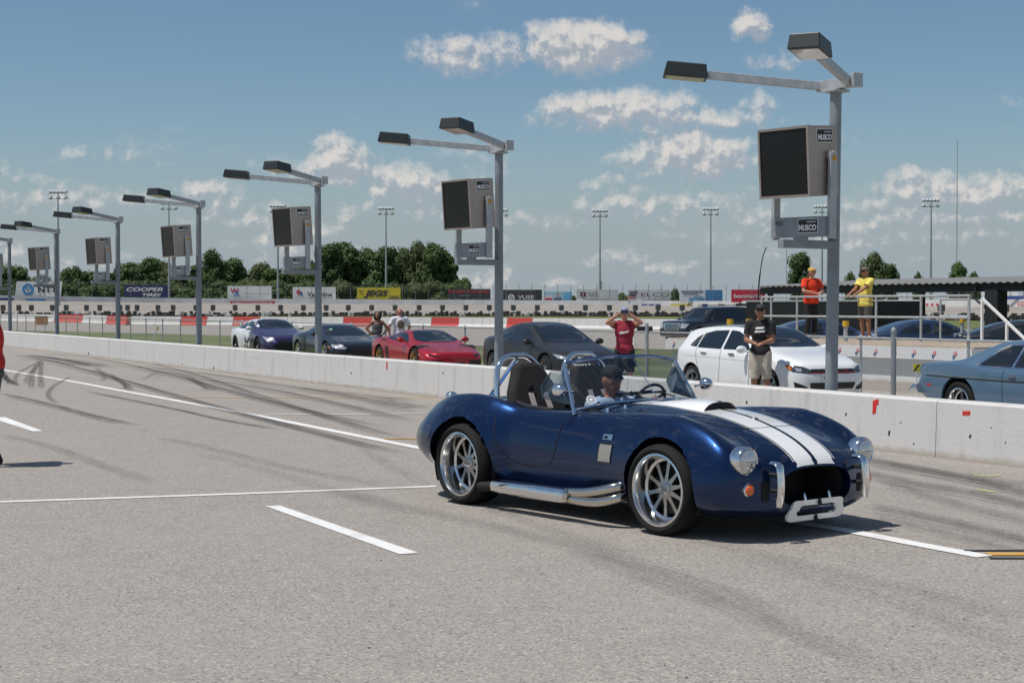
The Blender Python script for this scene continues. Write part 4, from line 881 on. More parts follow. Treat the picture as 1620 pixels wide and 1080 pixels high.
cut_arches(cme, [(1.143,.325,.375),(-1.143,.33,.392)], lip=.055, ymin=.52)
# cockpit opening
bm = bmesh.new(); bm.from_mesh(cme); cxm, cax, cay = -.485, .53, .60
def se(x, y, k=3.2): return (abs((x-cxm)/cax)**k + abs(y/cay)**k)**(1/k)
dele = [f for f in bm.faces if f.calc_center_median().z > .6 and se(*f.calc_center_median()[:2]) < 1]
bmesh.ops.delete(bm, geom=dele, context='FACES')
be = [e for e in bm.edges if e.is_boundary and all(v.co.z > .6 and se(v.co.x, v.co.y) < 1.25 for v in e.verts)]
for v in {v for e in be for v in e.verts}:
    r_ = se(v.co.x, v.co.y); v.co.x = cxm + (v.co.x-cxm)/r_; v.co.y /= r_
rim_pts = []
v0 = be[0].verts[0]; cur, prev = v0, None
while True:
    rim_pts.append(cur.co.copy()); nx = [e for e in cur.link_edges if e in be and e is not prev]
    if not nx: break
    prev = nx[0]; cur = prev.other_vert(cur)
    if cur is v0: break
ex = bmesh.ops.extrude_edge_only(bm, edges=be)
for v in [q for q in ex['geom'] if isinstance(q, bmesh.types.BMVert)]: v.co.z = .24
for f in [q for q in ex['geom'] if isinstance(q, bmesh.types.BMFace)]: f.material_index = 1
# nose duct
fe = [e for e in bm.edges if e.is_boundary and all(v.co.x > 1.88 for v in e.verts)]
ex = bmesh.ops.extrude_edge_only(bm, edges=fe)
for v in [q for q in ex['geom'] if isinstance(q, bmesh.types.BMVert)]: v.co.x -= .06; v.co.y *= .95; v.co.z = .36+(v.co.z-.36)*.95
fe = [q for q in ex['geom'] if isinstance(q, bmesh.types.BMEdge) and q.is_boundary]
ex = bmesh.ops.extrude_edge_only(bm, edges=fe)
for v in [q for q in ex['geom'] if isinstance(q, bmesh.types.BMVert)]: v.co.x -= .3; v.co.y *= .9
for f in [q for q in ex['geom'] if isinstance(q, bmesh.types.BMFace)]: f.material_index = 1
bmesh.ops.recalc_face_normals(bm, faces=bm.faces); bm.to_mesh(cme); bm.free()
cme.polygons.foreach_set('use_smooth', [True]*len(cme.polygons)); cme.set_sharp_from_angle(angle=R(50))
body = link('body', cme, cob)
def part(name, mb, m, parent=cob, smooth=True, angle=40, bevel=0): return mb.build(name, m, parent, smooth, True, angle, bevel)
mb = MB(); mb.tube(rim_pts, .016, 8, closed=True); part('cockpit_trim', mb, mat('black_leather',(.02,.018,.017),.55))
mb = MB(); mb.box((-.485,0,.235),(1.0,1.1,.02)); part('cockpit_floor', mb, M_dark)
mb = MB(); mb.box((1.5,0,.36),(.02,.8,.34)); part('radiator', mb, M_grille)
for x, r, w0 in ((1.143,.378,.80),(-1.143,.395,.86)): wheel_well(cob, x, .33, r, .5, w0)
M_stripe = mat('white_stripe_paint', (.8,.8,.79), .35, coat=1)
for sg in (-1, 1):
    patch('stripe', ctree, 'T', [(1.88,sg*.018),(1.88,sg*.2),(1.2,sg*.215),(.24,sg*.225),(.24,sg*.018)], M_stripe, cob, off=.0025, res=.035)
    seam('stripe_pinline', ctree, 'T', [(.24,sg*.242),(1.2,sg*.232),(1.86,sg*.217)], .007, M_stripe, cob, off=.0025, per=24)
    patch('stripe', ctree, 'T', [(-1.06,sg*.018),(-1.06,sg*.22),(-2.05,sg*.2),(-2.05,sg*.018)], M_stripe, cob, off=.0025, res=.05)
seam('bonnet_seam', ctree, 'T', [(.3,-.46),(.7,-.43),(1.2,-.37),(1.42,-.28),(1.47,0),(1.42,.28),(1.2,.37),(.7,.43),(.3,.46)], .007, M_seam, cob, off=.0035, per=10)
# bonnet scoop
sc_ = []; n = 12; secx = [(.36,.0,.17),(.5,.022,.19),(.7,.046,.19),(.86,.057,.188),(.955,.054,.183)]
mb = MB(); vs = []
for (x, hh, hw) in secx:
    for k in range(n+1):
        t = -1 + 2*k/n; h_, _n = cast(ctree, 'T', x, t*hw); vs.append((x, t*hw, (h_.z if h_ else .85) + .002 + hh*(1-abs(t)**4)))
mb.add(vs, [(i*(n+1)+k, i*(n+1)+k+1, (i+1)*(n+1)+k+1, (i+1)*(n+1)+k) for i in range(len(secx)-1) for k in range(n)]); scoop = part('bonnet_scoop', mb, M_stripe, angle=60)
mb = MB(); vs = []
for x, f_ in ((.957,1),(.957,0)):
    for k in range(n+1):
        t = -1 + 2*k/n; h_, _n = cast(ctree, 'T', .955, t*.165); vs.append((.945, t*.165, h_.z+.004 + f_*.043*(1-abs(t)**4)))
mb.add(vs, [(k,k+1,n+2+k,n+1+k) for k in range(n)]); part('scoop_mouth', mb, M_dark, scoop)
mb = MB(); mb.bar((.4,0,.893),(.95,0,.915),.035,.004); part('scoop_stripe_gap', mb, P_cobra, scoop)
# wheels
for x, y, w_, k in ((1.143,.735,.235,'cf'),(-1.143,.765,.30,'cr')):
    for sg in (-1, 1): add_wheel(cob, x, sg*y, .325 if k == 'cf' else .332, w_, .25 if k == 'cf' else .254, 10, M_spoke, M_alu, 'mid', 'cobra'+k)
# lamps
M_hl = mat('headlight_glass', (.55,.57,.58), .12, .6, coat=1)
for sg in (-1, 1):
    mb = MB(); mb.lathe([(.0,-.05),(.098,-.05),(.104,.0),(.102,.03),(.094,.042),(.086,.036)], 'x', 36, (1.775,sg*.625,.566)); hl = part('headlight', mb, M_chrome)
    mb = MB(); mb.lathe([(.088,.036),(.075,.047),(.05,.055),(.02,.059),(0,.06)], 'x', 30, (1.775,sg*.625,.566)); part('headlight_lens', mb, M_hl, hl)
    mb = MB(); mb.bar((1.833,sg*.625-.06,.568),(1.833,sg*.625+.06,.568),.03,.006); part('lens_rib', mb, mat('lens_line',(.3,.32,.33),.3), hl)
    mb = MB(); mb.lathe([(0,-.06),(.046,-.06),(.048,.0),(.04,.008)], 'x', 24, (1.822,sg*.63,.372)); il = part('indicator', mb, M_chrome)
    mb = MB(); mb.lathe([(.04,.006),(.036,.02),(.02,.03),(0,.032)], 'x', 20, (1.822,sg*.63,.372)); part('indicator_lens', mb, M_orange, il)
    # overriders
    mb = MB(); path = spline3([(1.86,sg*.44,.545),(1.935,sg*.45,.535),(1.955,sg*.45,.45),(1.96,sg*.455,.35),(1.945,sg*.46,.255)],5)
    vs = []; L = len(path)
    for i, p_ in enumerate(path):
        wv = .036 if 2 < i < L-2 else .026
        for k in range(10):
            a = 2*math.pi*k/10; t = (path[min(i+1,L-1)]-path[max(i-1,0)]).normalized(); nx = Vector((t.z,0,-t.x)).normalized()
            vs.append(p_ + Vector((0,math.cos(a)*wv,0)) + nx*math.sin(a)*.018)
    mb.add(vs, [(i*10+k, i*10+(k+1)%10, (i+1)*10+(k+1)%10, (i+1)*10+k) for i in range(L-1) for k in range(10)] + [tuple(range(9,-1,-1)), tuple(range((L-1)*10,L*10))]); ov = part('overrider', mb, M_chrome)
    mb = MB(); mb.cyl((1.75,sg*.45,.47),(1.935,sg*.45,.47),.014); part('overrider_stay', mb, M_black, ov); mb = MB(); mb.cyl((1.75,sg*.45,.36),(1.93,sg*.45,.36),.014); part('overrider_stay', mb, M_black, ov)
    # tail lamp
    mb = MB(); mb.lathe([(0,-.05),(.03,-.02),(.032,.02),(0,.03)], 'x', 16, (-2.03,sg*.45,.6)); part('tail_lamp', mb, M_red)
    # quick jack stays
    mb = MB(); mb.tube(spline3([(1.80,sg*.13,.30),(1.875,sg*.13,.318),(1.895,sg*.13,.285),(1.896,sg*.13,.25)],4), .011, 8); part('jack_stay', mb, M_chrome)
# white nudge frame below the mouth
def rr(w_, h_, r, k=5):
    return round_poly([(-w_,-h_),(w_,-h_),(w_,h_),(-w_,h_)], r, k)
o_, i_ = rr(.27,.075,.05), rr(.19,.036,.034); n = len(o_); mb = MB(); tilt = .30; vs = []
for xo in (0, .02):
    for pl in (o_, i_):
        for (a, b) in pl: vs.append((1.872+xo-(b)*tilt*-1, a*(1+ (b<0)*.12), .198+b))
mb.add(vs, [(k,(k+1)%n,n+(k+1)%n,n+k) for k in range(n)] + [(2*n+k,3*n+k,3*n+(k+1)%n,2*n+(k+1)%n) for k in range(n)] + [(k,2*n+k,2*n+(k+1)%n,(k+1)%n) for k in range(n)] + [(n+k,n+(k+1)%n,3*n+(k+1)%n,3*n+k) for k in range(n)])
fr = part('nudge_frame', mb, M_stripe, angle=30)
mb = MB(); mb.box((1.916,0,.253),(.012,.03,.04),(0,R(-16),0)); part('frame_stripe', mb, M_seam, fr); mb = MB(); mb.box((1.880,0,.142),(.012,.03,.04),(0,R(-16),0)); part('frame_stripe', mb, M_seam, fr)
for sg in (-1,1): patch('brake_duct', ctree, 'F', round_poly([(sg*.50-.03,.285),(sg*.50+.03,.285),(sg*.50+.03,.42),(sg*.50-.03,.42)],.02), M_dark, cob, off=.004, res=.03)
# flanks: vent, badge, door outline
for d, sg in (('R',-1),('L',1)):
    patch('side_vent', ctree, d, [(.46,.475),(.60,.475),(.60,.60),(.46,.60)], mat('vent_mesh',(.33,.32,.3),.5,.7,bump=1,bscale=160), cob, off=.005, res=.04)
    seam('vent_frame', ctree, d, [(.455,.47),(.605,.47),(.605,.605),(.455,.605),(.455,.47)], .008, M_dark, cob, off=.006, per=5, smooth=False)
    patch('side_badge', ctree, d, [(.475,.635),(.585,.635),(.585,.675),(.475,.675)], M_alu, cob, off=.006, res=.04)
    seam('door_seam', ctree, d, [(-.76,.74),(-.72,.55),(-.62,.42),(-.42,.375),(-.18,.385),(-.08,.45),(-.04,.6),(-.03,.765)], .007, M_seam, cob, off=.003, per=10)
hb, _n = cast(ctree, 'R', .53, .655)
text('badge_lettering', '427', .05, M_dark, cob, (.51,hb.y-.009,.655), (R(90),0,0), fit=(.04,.022))
# side pipes
M_pipe = mat('hot_chrome', (.62,.57,.5), .12, 1)
for sg in (-1, 1):
    mb = MB(); prof = round_poly([(-.065,-.058),(.065,-.058),(.065,.058),(-.065,.058)], .05, 4); vs = []; st_ = [(-.70,.7),(-.66,1),(.16,1),(.24,.8)]
    for x, k in st_:
        for (a, b) in prof: vs.append((x, sg*(.875)+a*k, .195+b*k))
    n = len(prof); mb.add(vs, [(i*n+k, i*n+(k+1)%n, (i+1)*n+(k+1)%n, (i+1)*n+k) for i in range(3) for k in range(n)] + [tuple(range(n)), tuple(range(3*n,4*n))]); sp_ = part('side_pipe', mb, M_chrome)
    mb = MB(); mb.tube([(-.86,sg*.89,.17),(-.68,sg*.875,.19)], .04, 14); part('pipe_outlet', mb, M_dark, sp_)
    mb = MB(); mb.lathe([(.05,-.02),(.062,-.015),(.062,.015),(.05,.02)], 'x', 18, (.23,sg*.875,.2)); part('pipe_clamp', mb, M_pipe, sp_)
    for dz in (.035,-.028):
        mb = MB(); mb.tube(spline3([(.20,sg*.875,.20+dz*.7),(.40,sg*.885,.205+dz),(.58,sg*.88,.225+dz*1.3),(.70,sg*.82,.26+dz*1.3),(.74,sg*.68,.29+dz)],6), .037, 14); part('header_tube', mb, M_pipe, sp_)
# screen
M_clear = bpy.data.materials.new('clear_glass'); M_clear.use_nodes = True
nt = NB(M_clear.node_tree); M_clear.node_tree.nodes.clear()
tr = nt.n('ShaderNodeBsdfTransparent'); tr.inputs[0].default_value = (.74,.78,.79,1); gl = nt.n('ShaderNodeBsdfGlossy'); gl.inputs['Roughness'].default_value = .02
fr_ = nt.n('ShaderNodeFresnel'); fr_.inputs[0].default_value = 1.45; mx = nt.n('ShaderNodeMixShader'); nt.put(mx.inputs[0], nt.math('ADD', fr_.outputs[0], .05)); nt.put(mx.inputs[1], tr.outputs[0]); nt.put(mx.inputs[2], gl.outputs[0])
om = nt.n('ShaderNodeOutputMaterial'); nt.put(om.inputs[0], mx.outputs[0])
def scr(u, v):      # u -1..1 across, v 0..1 up
    y = u*(.675*(1-v)+.60*v); zb = .885-.065*u*u*abs(u); x = (.20-.15*abs(u)**2.2)*(1-v) + (-.09-.065*u*u)*v
    return Vector((x, y, zb*(1-v) + (1.225-.045*abs(u)**3)*v))
mb = MB(); nu, nv = 28, 8; mb.add([scr(-1+2*i/nu, j/nv) for j in range(nv+1) for i in range(nu+1)], [(j*(nu+1)+i, j*(nu+1)+i+1, (j+1)*(nu+1)+i+1, (j+1)*(nu+1)+i) for j in range(nv) for i in range(nu)])
ws = part('windscreen', mb, M_clear)
edge = [scr(-1,j/8) for j in range(9)] + [scr(-1+2*i/28,1) for i in range(1,28)] + [scr(1,1-j/8) for j in range(9)]
mb = MB(); mb.tube([scr(-1,-.08)] + [scr(-1,j/8) for j in range(9)], .018, 8); part('screen_post', mb, M_chrome, ws); mb = MB(); mb.tube([scr(1,-.08)] + [scr(1,j/8) for j in range(9)], .018, 8); part('screen_post', mb, M_chrome, ws)
mb = MB(); mb.tube([scr(-1+2*i/28,1) for i in range(29)], .013, 8); part('screen_top_rail', mb, mat('blue_chrome',(.3,.36,.5),.12,1), ws)
mb = MB(); mb.tube([scr(-1+2*i/28,0)+Vector((.005,0,.004)) for i in range(29)], .013, 8); part('screen_base_rail', mb, M_chrome, ws)
c0 = scr(-.80,.13); rot = Matrix.Rotation(R(20),3,'Y')
mb = MB(); mb.lathe([(0,0),(.036,0),(.036,.002),(0,.002)], 'x', 24); dc = part('round_decal', mb, M_white, ws); dc.location = c0 + Vector((.012,-.006,.01)); dc.rotation_euler = (0,R(-38),R(-25))
mb = MB(); mb.lathe([(.015,.003),(.028,.003),(.028,.004),(.015,.004)], 'x', 24); dr2 = part('decal_ring', mb, mat('grey_decal_ink',(.3,.3,.32),.6), ws); dr2.location = dc.location; dr2.rotation_euler = dc.rotation_euler
pa_ = scr(-.93,.9); pb_ = scr(-.55,.9)
text('screen_lettering', 'factory five', .05, M_white, ws, (pa_+pb_)/2 + Vector((.012,0,0)), (R(64),0,R(84)), fit=(.2,.025))
for a, b in (((.16,-.28,.905),(.10,-.12,.955)),((.16,.30,.905),(.12,.02,.95))):      # wipers
    mb = MB(); mb.tube([a, (Vector(a)+Vector(b))/2+Vector((.02,0,.01)), b], .006, 6); mb.bar(Vector(b)+Vector((-.02,-.16,-.02)), Vector(b)+Vector((.02,.2,.0)), .01, .014); part('wiper', mb, M_black)
    mb = MB(); mb.cyl((a[0],a[1],a[2]-.03),(a[0],a[1],a[2]+.012),.016,.01,12); part('wiper_spindle', mb, M_chrome)
mb = MB(); mb.cyl(scr(.12,.0),scr(.10,.93),.003,n=6); part('mirror_rod', mb, M_chrome); mb = MB(); mb.box((-.10,.02,1.165),(.02,.2,.055)); part('rear_view_mirror', mb, M_black, bevel=.01)
# door mirrors and wind wings
for sg in (-1, 1):
    mb = MB(); mb.lathe([(0,.085),(.022,.078),(.042,.055),(.052,.02),(.052,-.004),(.045,-.006),(0,-.006)], 'x', 24, (.0,sg*.80,.985)); mr = part('door_mirror', mb, M_chrome)
    mb = MB(); mb.cyl((.02,sg*.79,.98),(.03,sg*.665,.97),.009,n=8); part('mirror_arm', mb, M_chrome, mr)
    a, b = scr(sg,.12)+Vector((-.02,0,0)), scr(sg,.86)+Vector((-.02,0,0)); mb = MB(); pl = [a, Vector((-.30,sg*.70,.905)), Vector((-.34,sg*.69,1.0)), Vector((-.24,sg*.66,1.12)), b]
    mb.add(pl + [p_+Vector((0,sg*.004,0)) for p_ in pl], [(0,1,2,3,4),(9,8,7,6,5)]+[(k,5+k,5+(k+1)%5,(k+1)%5) for k in range(5)]); part('wind_wing', mb, M_clear, smooth=False)
    # roll hoops
    hp = [(-.98,sg*.62,.72),(-1.0,sg*.61,.95),(-1.03,sg*.575,1.12),(-1.05,sg*.47,1.205),(-1.05,sg*.36,1.215),(-1.05,sg*.25,1.205),(-1.03,sg*.15,1.12),(-1.0,sg*.12,.95),(-.98,sg*.12,.72)]
    mb = MB(); mb.tube(spline3(hp,6), .024, 12); part('roll_hoop', mb, M_chrome)
    mb = MB(); mb.tube([(-1.05,sg*.36,1.19),(-1.42,sg*.36,.85)], .021, 12); part('hoop_brace', mb, M_chrome)
    # seats
    M_seat = mat('seat_cloth', (.017,.015,.015), .92, bump=.3, bscale=120)
    yc = sg*.325; ol = [(.22,.42),(.272,.66),(.272,.84),(.255,.92),(.215,.99),(.172,1.06),(.145,1.12),(.09,1.16)]; half = [(0,1.16)] 
    pl = [(w_,z) for w_,z in ol] + [(-w_,z) for w_,z in ol[::-1]]; pl = [(a+yc, z) for a, z in pl]
    mb = MB(); nq = len(pl)
    def bx(z): return -.66 - (z-.42)*.42
    vs = [(bx(z)+.05,a,z) for a,z in pl] + [(bx(z)-.06,a,z) for a,z in pl]
    mb.add(vs, [tuple(range(nq)), tuple(range(2*nq-1,nq-1,-1))] + [(k,nq+k,nq+(k+1)%nq,(k+1)%nq) for k in range(nq)]); se_ = mb.build('seat_back', M_seat, cob, bevel=.03)
    mb = MB(); mb.box((-.42,yc,.40),(.46,.42,.12)); mb.build('seat_cushion', M_seat, cob, bevel=.04)
    for so in (-.075,.075):
        if sg < 0:
            mb = MB(); mb.ell((bx(.93)+.054,yc+so,.93),(.012,.036,.06),nu=14,nv=8); part('harness_slot', mb, M_dark, se_)
        mb = MB(); mb.tube([(bx(.93)+.062,yc+so,.92),(bx(.78)+.075,yc+so*1.1,.78),(bx(.5)+.09,yc+so*1.2,.5)], .004, 4); mb.v = [(v[0], yc+so + (v[1]-yc-so)*1.0 + (.026 if i % 2 else -.026), v[2]) for i, v in enumerate(mb.v)]
        part('harness_strap', mb, mat('grey_webbing',(.42,.36,.35),.8), se_)
mb = MB(); mb.tube(spline3([(.10,-.58,.79),(.14,-.3,.825),(.15,0,.835),(.14,.3,.825),(.10,.58,.79)],5), .04, 10); part('dashboard', mb, mat('black_leather',(.02,.018,.017),.55))
mb = MB(); cw = Vector((-.16,.31,.83)); ax = Vector((-.9,0,.42)).normalized(); e1 = Vector((0,1,0)); e2 = ax.cross(e1)
mb.tube([cw + (e1*math.cos(k*math.pi/12)+e2*math.sin(k*math.pi/12))*.175 for k in range(24)], .013, 8, closed=True)
for k in range(3): a = k*2.094+1.57; mb.bar(cw, cw+(e1*math.cos(a)+e2*math.sin(a))*.17, .03, .006, up=ax)
part('steering_wheel', mb, M_black)
for d, yy in ((-1.28,-.5),): 
    h_, _n = cast(ctree,'T',-1.62,-.62); mb = MB(); mb.ell((-1.62,-.62,h_.z+.02),(.055,.055,.035)); part('fuel_cap', mb, M_chrome)
mb = MB(); mb.ell((1.30,0,.805),(.022,.03,.008)); part('nose_badge', mb, M_chrome)
for x, y in ((.33,-.40),(.33,.40),(.26,-.52)):
    h_, _n = cast(ctree,'T',x,y); mb = MB(); mb.cyl((x,y,h_.z-.01),(x,y,h_.z+.028),.014,.009,10); part('bonnet_catch', mb, M_chrome)

# ------------------------------------------------------------------ chain-link fence behind the parked cars
M_wire = mat('fence_wire', (.42,.43,.43), .5, .5)
FT = 21.6
fence = empty('chain_link_fence', W(-70,FT,GZ), LROT, 'waist high chain link fence running behind the parked cars', 'fence')
BAY = 3.0; FH = 1.18; mb = MB(); pitch = .062; nst = int(BAY/pitch)
for k in range(nst):
    for dirn in (1, -1):
        x0 = k*pitch; pts = []; nz = int(FH/(pitch))
        for j in range(nz):
            za, zb_ = .04+j*(FH-.06)/nz, .04+(j+1)*(FH-.06)/nz
            xa, xb = x0 + (0 if (j % 2 == 0) else pitch*.5)*dirn, x0 + (pitch*.5 if (j % 2 == 0) else 0)*dirn
            o = len(mb.v); e = .0034; off = .004*dirn
            mb.v += [(xa-e,off,za),(xa+e,off,za),(xb-e,off,zb_),(xb+e,off,zb_)]; mb.f.append((o,o+1,o+3,o+2)); mb.m.append(0)
wire_me = mb.mesh('wire_mesh', M_wire, fix=False)
mp = MB(); mp.cyl((0,0,-.05),(0,0,FH+.03),.03,n=10); mp.ell((0,0,FH+.035),(.034,.034,.03),nu=10,nv=6); post_me = mp.mesh('post', M_galv, True)
mr = MB(); mr.cyl((0,0,FH),(BAY,0,FH),.021,n=8); rail_me = mr.mesh('rail', M_galv, True)
s0 = -75.0
for i in range(44):
    x = s0 + i*BAY + 0.45
    sx_ = x                     # the fence runs as local x in the fence frame (origin s = -70)
    for nm, me in (('post',post_me),('rail',rail_me),('wire_mesh',wire_me)):
        o = link(nm, me, fence); o.location = (sx_, .045 if nm == 'post' else 0, 0)
        if nm == 'wire_mesh': o['kind'] = 'stuff'
mb = MB(); q_ = Vector(((1414-810)/F*31.0,31.0,0)); mb.cyl((0,0,0),(0,0,1.32),.055,n=14); mb.lathe([(.06,1.30),(.062,1.36),(.03,1.40),(0,1.41)],'z',14)
o = mb.build('fence_corner_post', M_galvpole, None, True); o.location = (q_.x,q_.y,GZ); tag(o, 'thick grey fence post with domed cap right of the white hatchback', 'fence post')
gx = (Vector(((1062-810)/F*40.2,40.2,0))).dot(U)+70
for dx in (0, .95):
    mb = MB(); mb.cyl((gx+dx,-.06,0),(gx+dx,-.06,1.4),.045,n=12); mb.build('gate_post', M_galv, fence, True)
mb = MB(); mb.box((gx+.3,-.09,.98),(.26,.01,.26)); mb.build('sign_plate', M_white, fence)
# small hazard sign beside the blue coupe
q_ = ground(1450, 634, GZ); sg_ = empty('marker_sign', (q_.x,q_.y,GZ), R(10), 'small yellow and black hazard marker on a white stake by the blue coupe', 'sign')
mb = MB(); mb.bar((0,0,0),(0,0,.56),.03,.02,up=(1,0,0)); mb.build('stake', M_white, sg_); mb = MB(); mb.box((0,-.02,.64),(.16,.02,.15)); pl_ = mb.build('panel', mat('hazard_yellow',(.6,.52,.03),.6), sg_)
mb = MB(); mb.box((-.02,-.032,.64),(.03,.006,.17),(0,R(40),0)); mb.build('black_stripe', M_black, pl_)

# ------------------------------------------------------------------ viewing platform with railing
PT = 22.9; DZ = .80
s_l = -33.2; s_r = -22.6
plat = empty('viewing_platform', W(0,0,0), LROT, 'white concrete viewing platform with a strip of small red and blue logos', 'platform')
mb = MB(); mb.box(((s_l+s_r)/2, PT+.15, (GZ+.52)/2),(s_r-s_l,.3,.52-GZ)); mb.build('lower_wall', concrete_paint('rough_white_wall',(.74,.74,.73),(.5,.49,.47),.4), plat)
mb = MB(); mb.box(((s_l+s_r)/2, PT+.04, .655),(s_r-s_l+.1,.4,.25)); mb.build('fascia', M_white, plat)
mb = MB(); nb = 14
M_deck = mat('deck_timber', (.42,.33,.24), .8, var=.2, vscale=3)
for k in range(nb):
    y = PT-.1 + (k+.5)*.30; mb = MB(); mb.box(((s_l+s_r)/2, y, DZ-.004),(s_r-s_l+.1,.29,.03)); mb.build('deck_plank', M_deck, plat)
M_lred = mat('logo_red', (.6,.06,.07), .6); M_lblue = mat('logo_blue', (.06,.16,.32), .6)
for k in range(18):
    x = s_l+.35+k*.58; y = PT-.166
    mb = MB(); mb.box((x,y,.67),(.075,.008,.075),(0,R(45),0)); lg = mb.build('logo_tile', M_lred, plat)
    mb = MB(); mb.box((x-.045,y-.001,.605),(.06,.008,.06),(0,R(45),0)); mb.build('logo_tile', M_lblue, plat)
    mb = MB(); mb.box((x,y-.006,.67),(.034,.004,.034),(0,R(45),0)); mb.build('logo_dot', M_white, lg)
RT = 25.2
rail = empty('railing', W(0,0,0), LROT, 'galvanised two rail railing along the viewing platform', 'railing')
def rail_s(px): 
    r = ray(px, 500); t = RT/(r.x*N.x+r.y*N.y); return (r*t).dot(U)
PX = [1205,1220,1261,1320,1386,1457,1533]
for px in PX:
    x = rail_s(px); mb = MB(); mb.cyl((x,RT,DZ+.012),(x,RT,DZ+1.06),.028,n=10); mb.build('rail_post', M_galv, rail, True)
xa, xb = rail_s(1205), rail_s(1535)
for z in (1.06,.57): mb = MB(); mb.cyl((xa,RT-.001,DZ+z),(xb,RT-.001,DZ+z),.027,n=10); mb.build('rail_bar', M_galv, rail, True)
xi, xj = rail_s(1462), rail_s(1506)
gate = empty('rail_frame', W(0,0,0), LROT, 'small rectangular galvanised rail frame at the platform end', 'railing')
for a, b in (((xi,RT+.5,DZ),(xi,RT+.5,DZ+.98)),((xj,RT+.5,DZ),(xj,RT+.5,DZ+.98)),((xi,RT+.5,DZ+.98),(xj,RT+.5,DZ+.98)),((xi,RT+.5,DZ+.6),(xj,RT+.5,DZ+.6))):
    mb = MB(); mb.cyl((a[0],a[1],a[2]+(.012 if a[2]==DZ else 0)),b,.024,n=8); mb.build('frame_bar', M_galv, gate, True)
st_r = empty('stair_rail', W(0,0,0), LROT, 'white sloping stair rail at the right end of the platform', 'railing')
pA, pB = rail_s(1512), rail_s(1586)
for a, b in (((pA,RT+.8,DZ+.012),(pA,RT+.8,DZ+1.0)),((rail_s(1551),RT+.8,DZ+.012),(rail_s(1551),RT+.8,DZ+.48)),((pA,RT+.8,DZ+1.0),(pB,RT+.8,DZ+.03))):
    mb = MB(); mb.bar(a, b, .05, .05, up=(1,0,0) if a[0]==b[0] else (0,1,0)); mb.build('stair_rail_bar', M_white, st_r)

# ------------------------------------------------------------------ canopy, trailer, flag pole
CTT = 41.0
can = empty('canopy', W(0,0,0), LROT, 'long dark canopy with corrugated grey metal roof behind the platform', 'shelter')
def cs(px, t=CTT):
    r = ray(px, 450); q = t/(r.x*N.x+r.y*N.y); return (r*q).dot(U)
c0, c1 = cs(1197), cs(1640)+14
M_roof = mat('corrugated_roof', (.27,.26,.25), .55, .3, var=.12, vscale=1.5)
mb = MB(); nx = int((c1-c0)/.09); vs = []
for i in range(nx+1):
    x = c0 + (c1-c0)*i/nx; dz = .022 if i % 4 in (0,1) else -.022
    vs += [(x,CTT,2.47+dz),(x,CTT+6.5,2.80+dz),(x,CTT,2.45+dz),(x,CTT+6.5,2.78+dz)]
for i in range(nx):
    a = 4*i; b = a+4; mb.f += [(a,b,b+1,a+1),(a+2,a+3,b+3,b+2),(a,a+2,b+2,b)]; mb.m += [0]*3
mb.v = vs; mb.build('roof_sheet', M_roof, can)
M_beam = mat('dark_steel', (.02,.02,.022), .6)
mb = MB(); mb.box(((c0+c1)/2,CTT+.25,2.28),(c1-c0,.14,.28)); mb.build('beam', M_beam, can); mb = MB(); mb.box(((c0+c1)/2,CTT+6.2,2.55),(c1-c0,.14,.3)); mb.build('beam', M_beam, can)
for i in range(6):
    x = c0+.2+(c1-c0-.4)*i/5; mb = MB(); mb.bar((x,CTT+.3,2.30),(x,CTT+6.2,2.60),.12,.25); mb.build('rafter', M_beam, can)
for px, w_ in ((1210,.2),(1450,.17),(1566,.6),(1720,.4)):
    x = cs(px); mb = MB(); mb.box((x,CTT+.3,(GZ+2.2)/2),(w_,w_*.8,2.2-GZ)); mb.build('column', M_beam, can)
x = cs(1540); mb = MB(); mb.tube(spline3([(x,CTT+.1,2.35),(x,CTT+.1,2.0),(x+.05,CTT+.1,1.85),(x+.5,CTT+.1,1.55),(x+.55,CTT+.1,1.3)],4),.05,8); mb.build('downpipe', M_beam, can, True)
tr_ = empty('trailer', W(cs(1313,36),36,GZ), LROT, 'large black trailer side with silver top trim behind the railing', 'trailer')
tw = cs(1413,36)-cs(1213,36)
mb = MB(); mb.box((0,0,1.15),(tw,2.2,1.7)); mb.build('body', mat('trailer_black',(.008,.008,.009),.45), tr_, bevel=.03)
mb = MB(); mb.box((0,-1.1,2.01),(tw,.06,.06)); mb.build('top_trim', M_galv, tr_)
for dx in (-.45,.45):
    o = add_wheel(tr_, dx, -.98, .33, .2, .22, 6, M_spoke, M_alu, 'flat', 'trailerw')
fp = MB(); a = atd(1198,470,62); fp.tube(spline3([(a.x,a.y,GZ),(a.x+.05,a.y,2.2),(a.x+.12,a.y,3.0),(a.x+.22,a.y,3.6),(a.x+.36,a.y,3.98)],5), [.03]*10+[.02]*11, 8)
tag(fp.build('flag_pole', M_black, None, True), 'bent bare black feather flag pole at the canopy corner', 'pole')
for px, py in ((1155,510),(1185,510),(1338,513),(1522,508)):
    D = 36.0 if px < 1500 else 44; q_ = atd(px, py, D); mb = MB(); mb.cyl((0,0,0),(0,0,q_.z-GZ-.05),.05,n=12); e_ = empty('bollard', (q_.x,q_.y,GZ), 0, {1155:'yellow capped post above the rear of the white hatchback roof',1185:'yellow capped post just left of the man in black shirt',1338:'yellow capped post between the two railing watchers',1522:'yellow capped post right of the navy car under the canopy'}[px], 'bollard', 'yellow capped posts')
    mb.build('post', M_galv, e_, True); mb = MB(); mb.cyl((0,0,q_.z-GZ-.05),(0,0,q_.z-GZ+.08),.075,n=14); mb.build('cap', mat('cap_yellow',(.62,.36,.02),.5), e_, True)

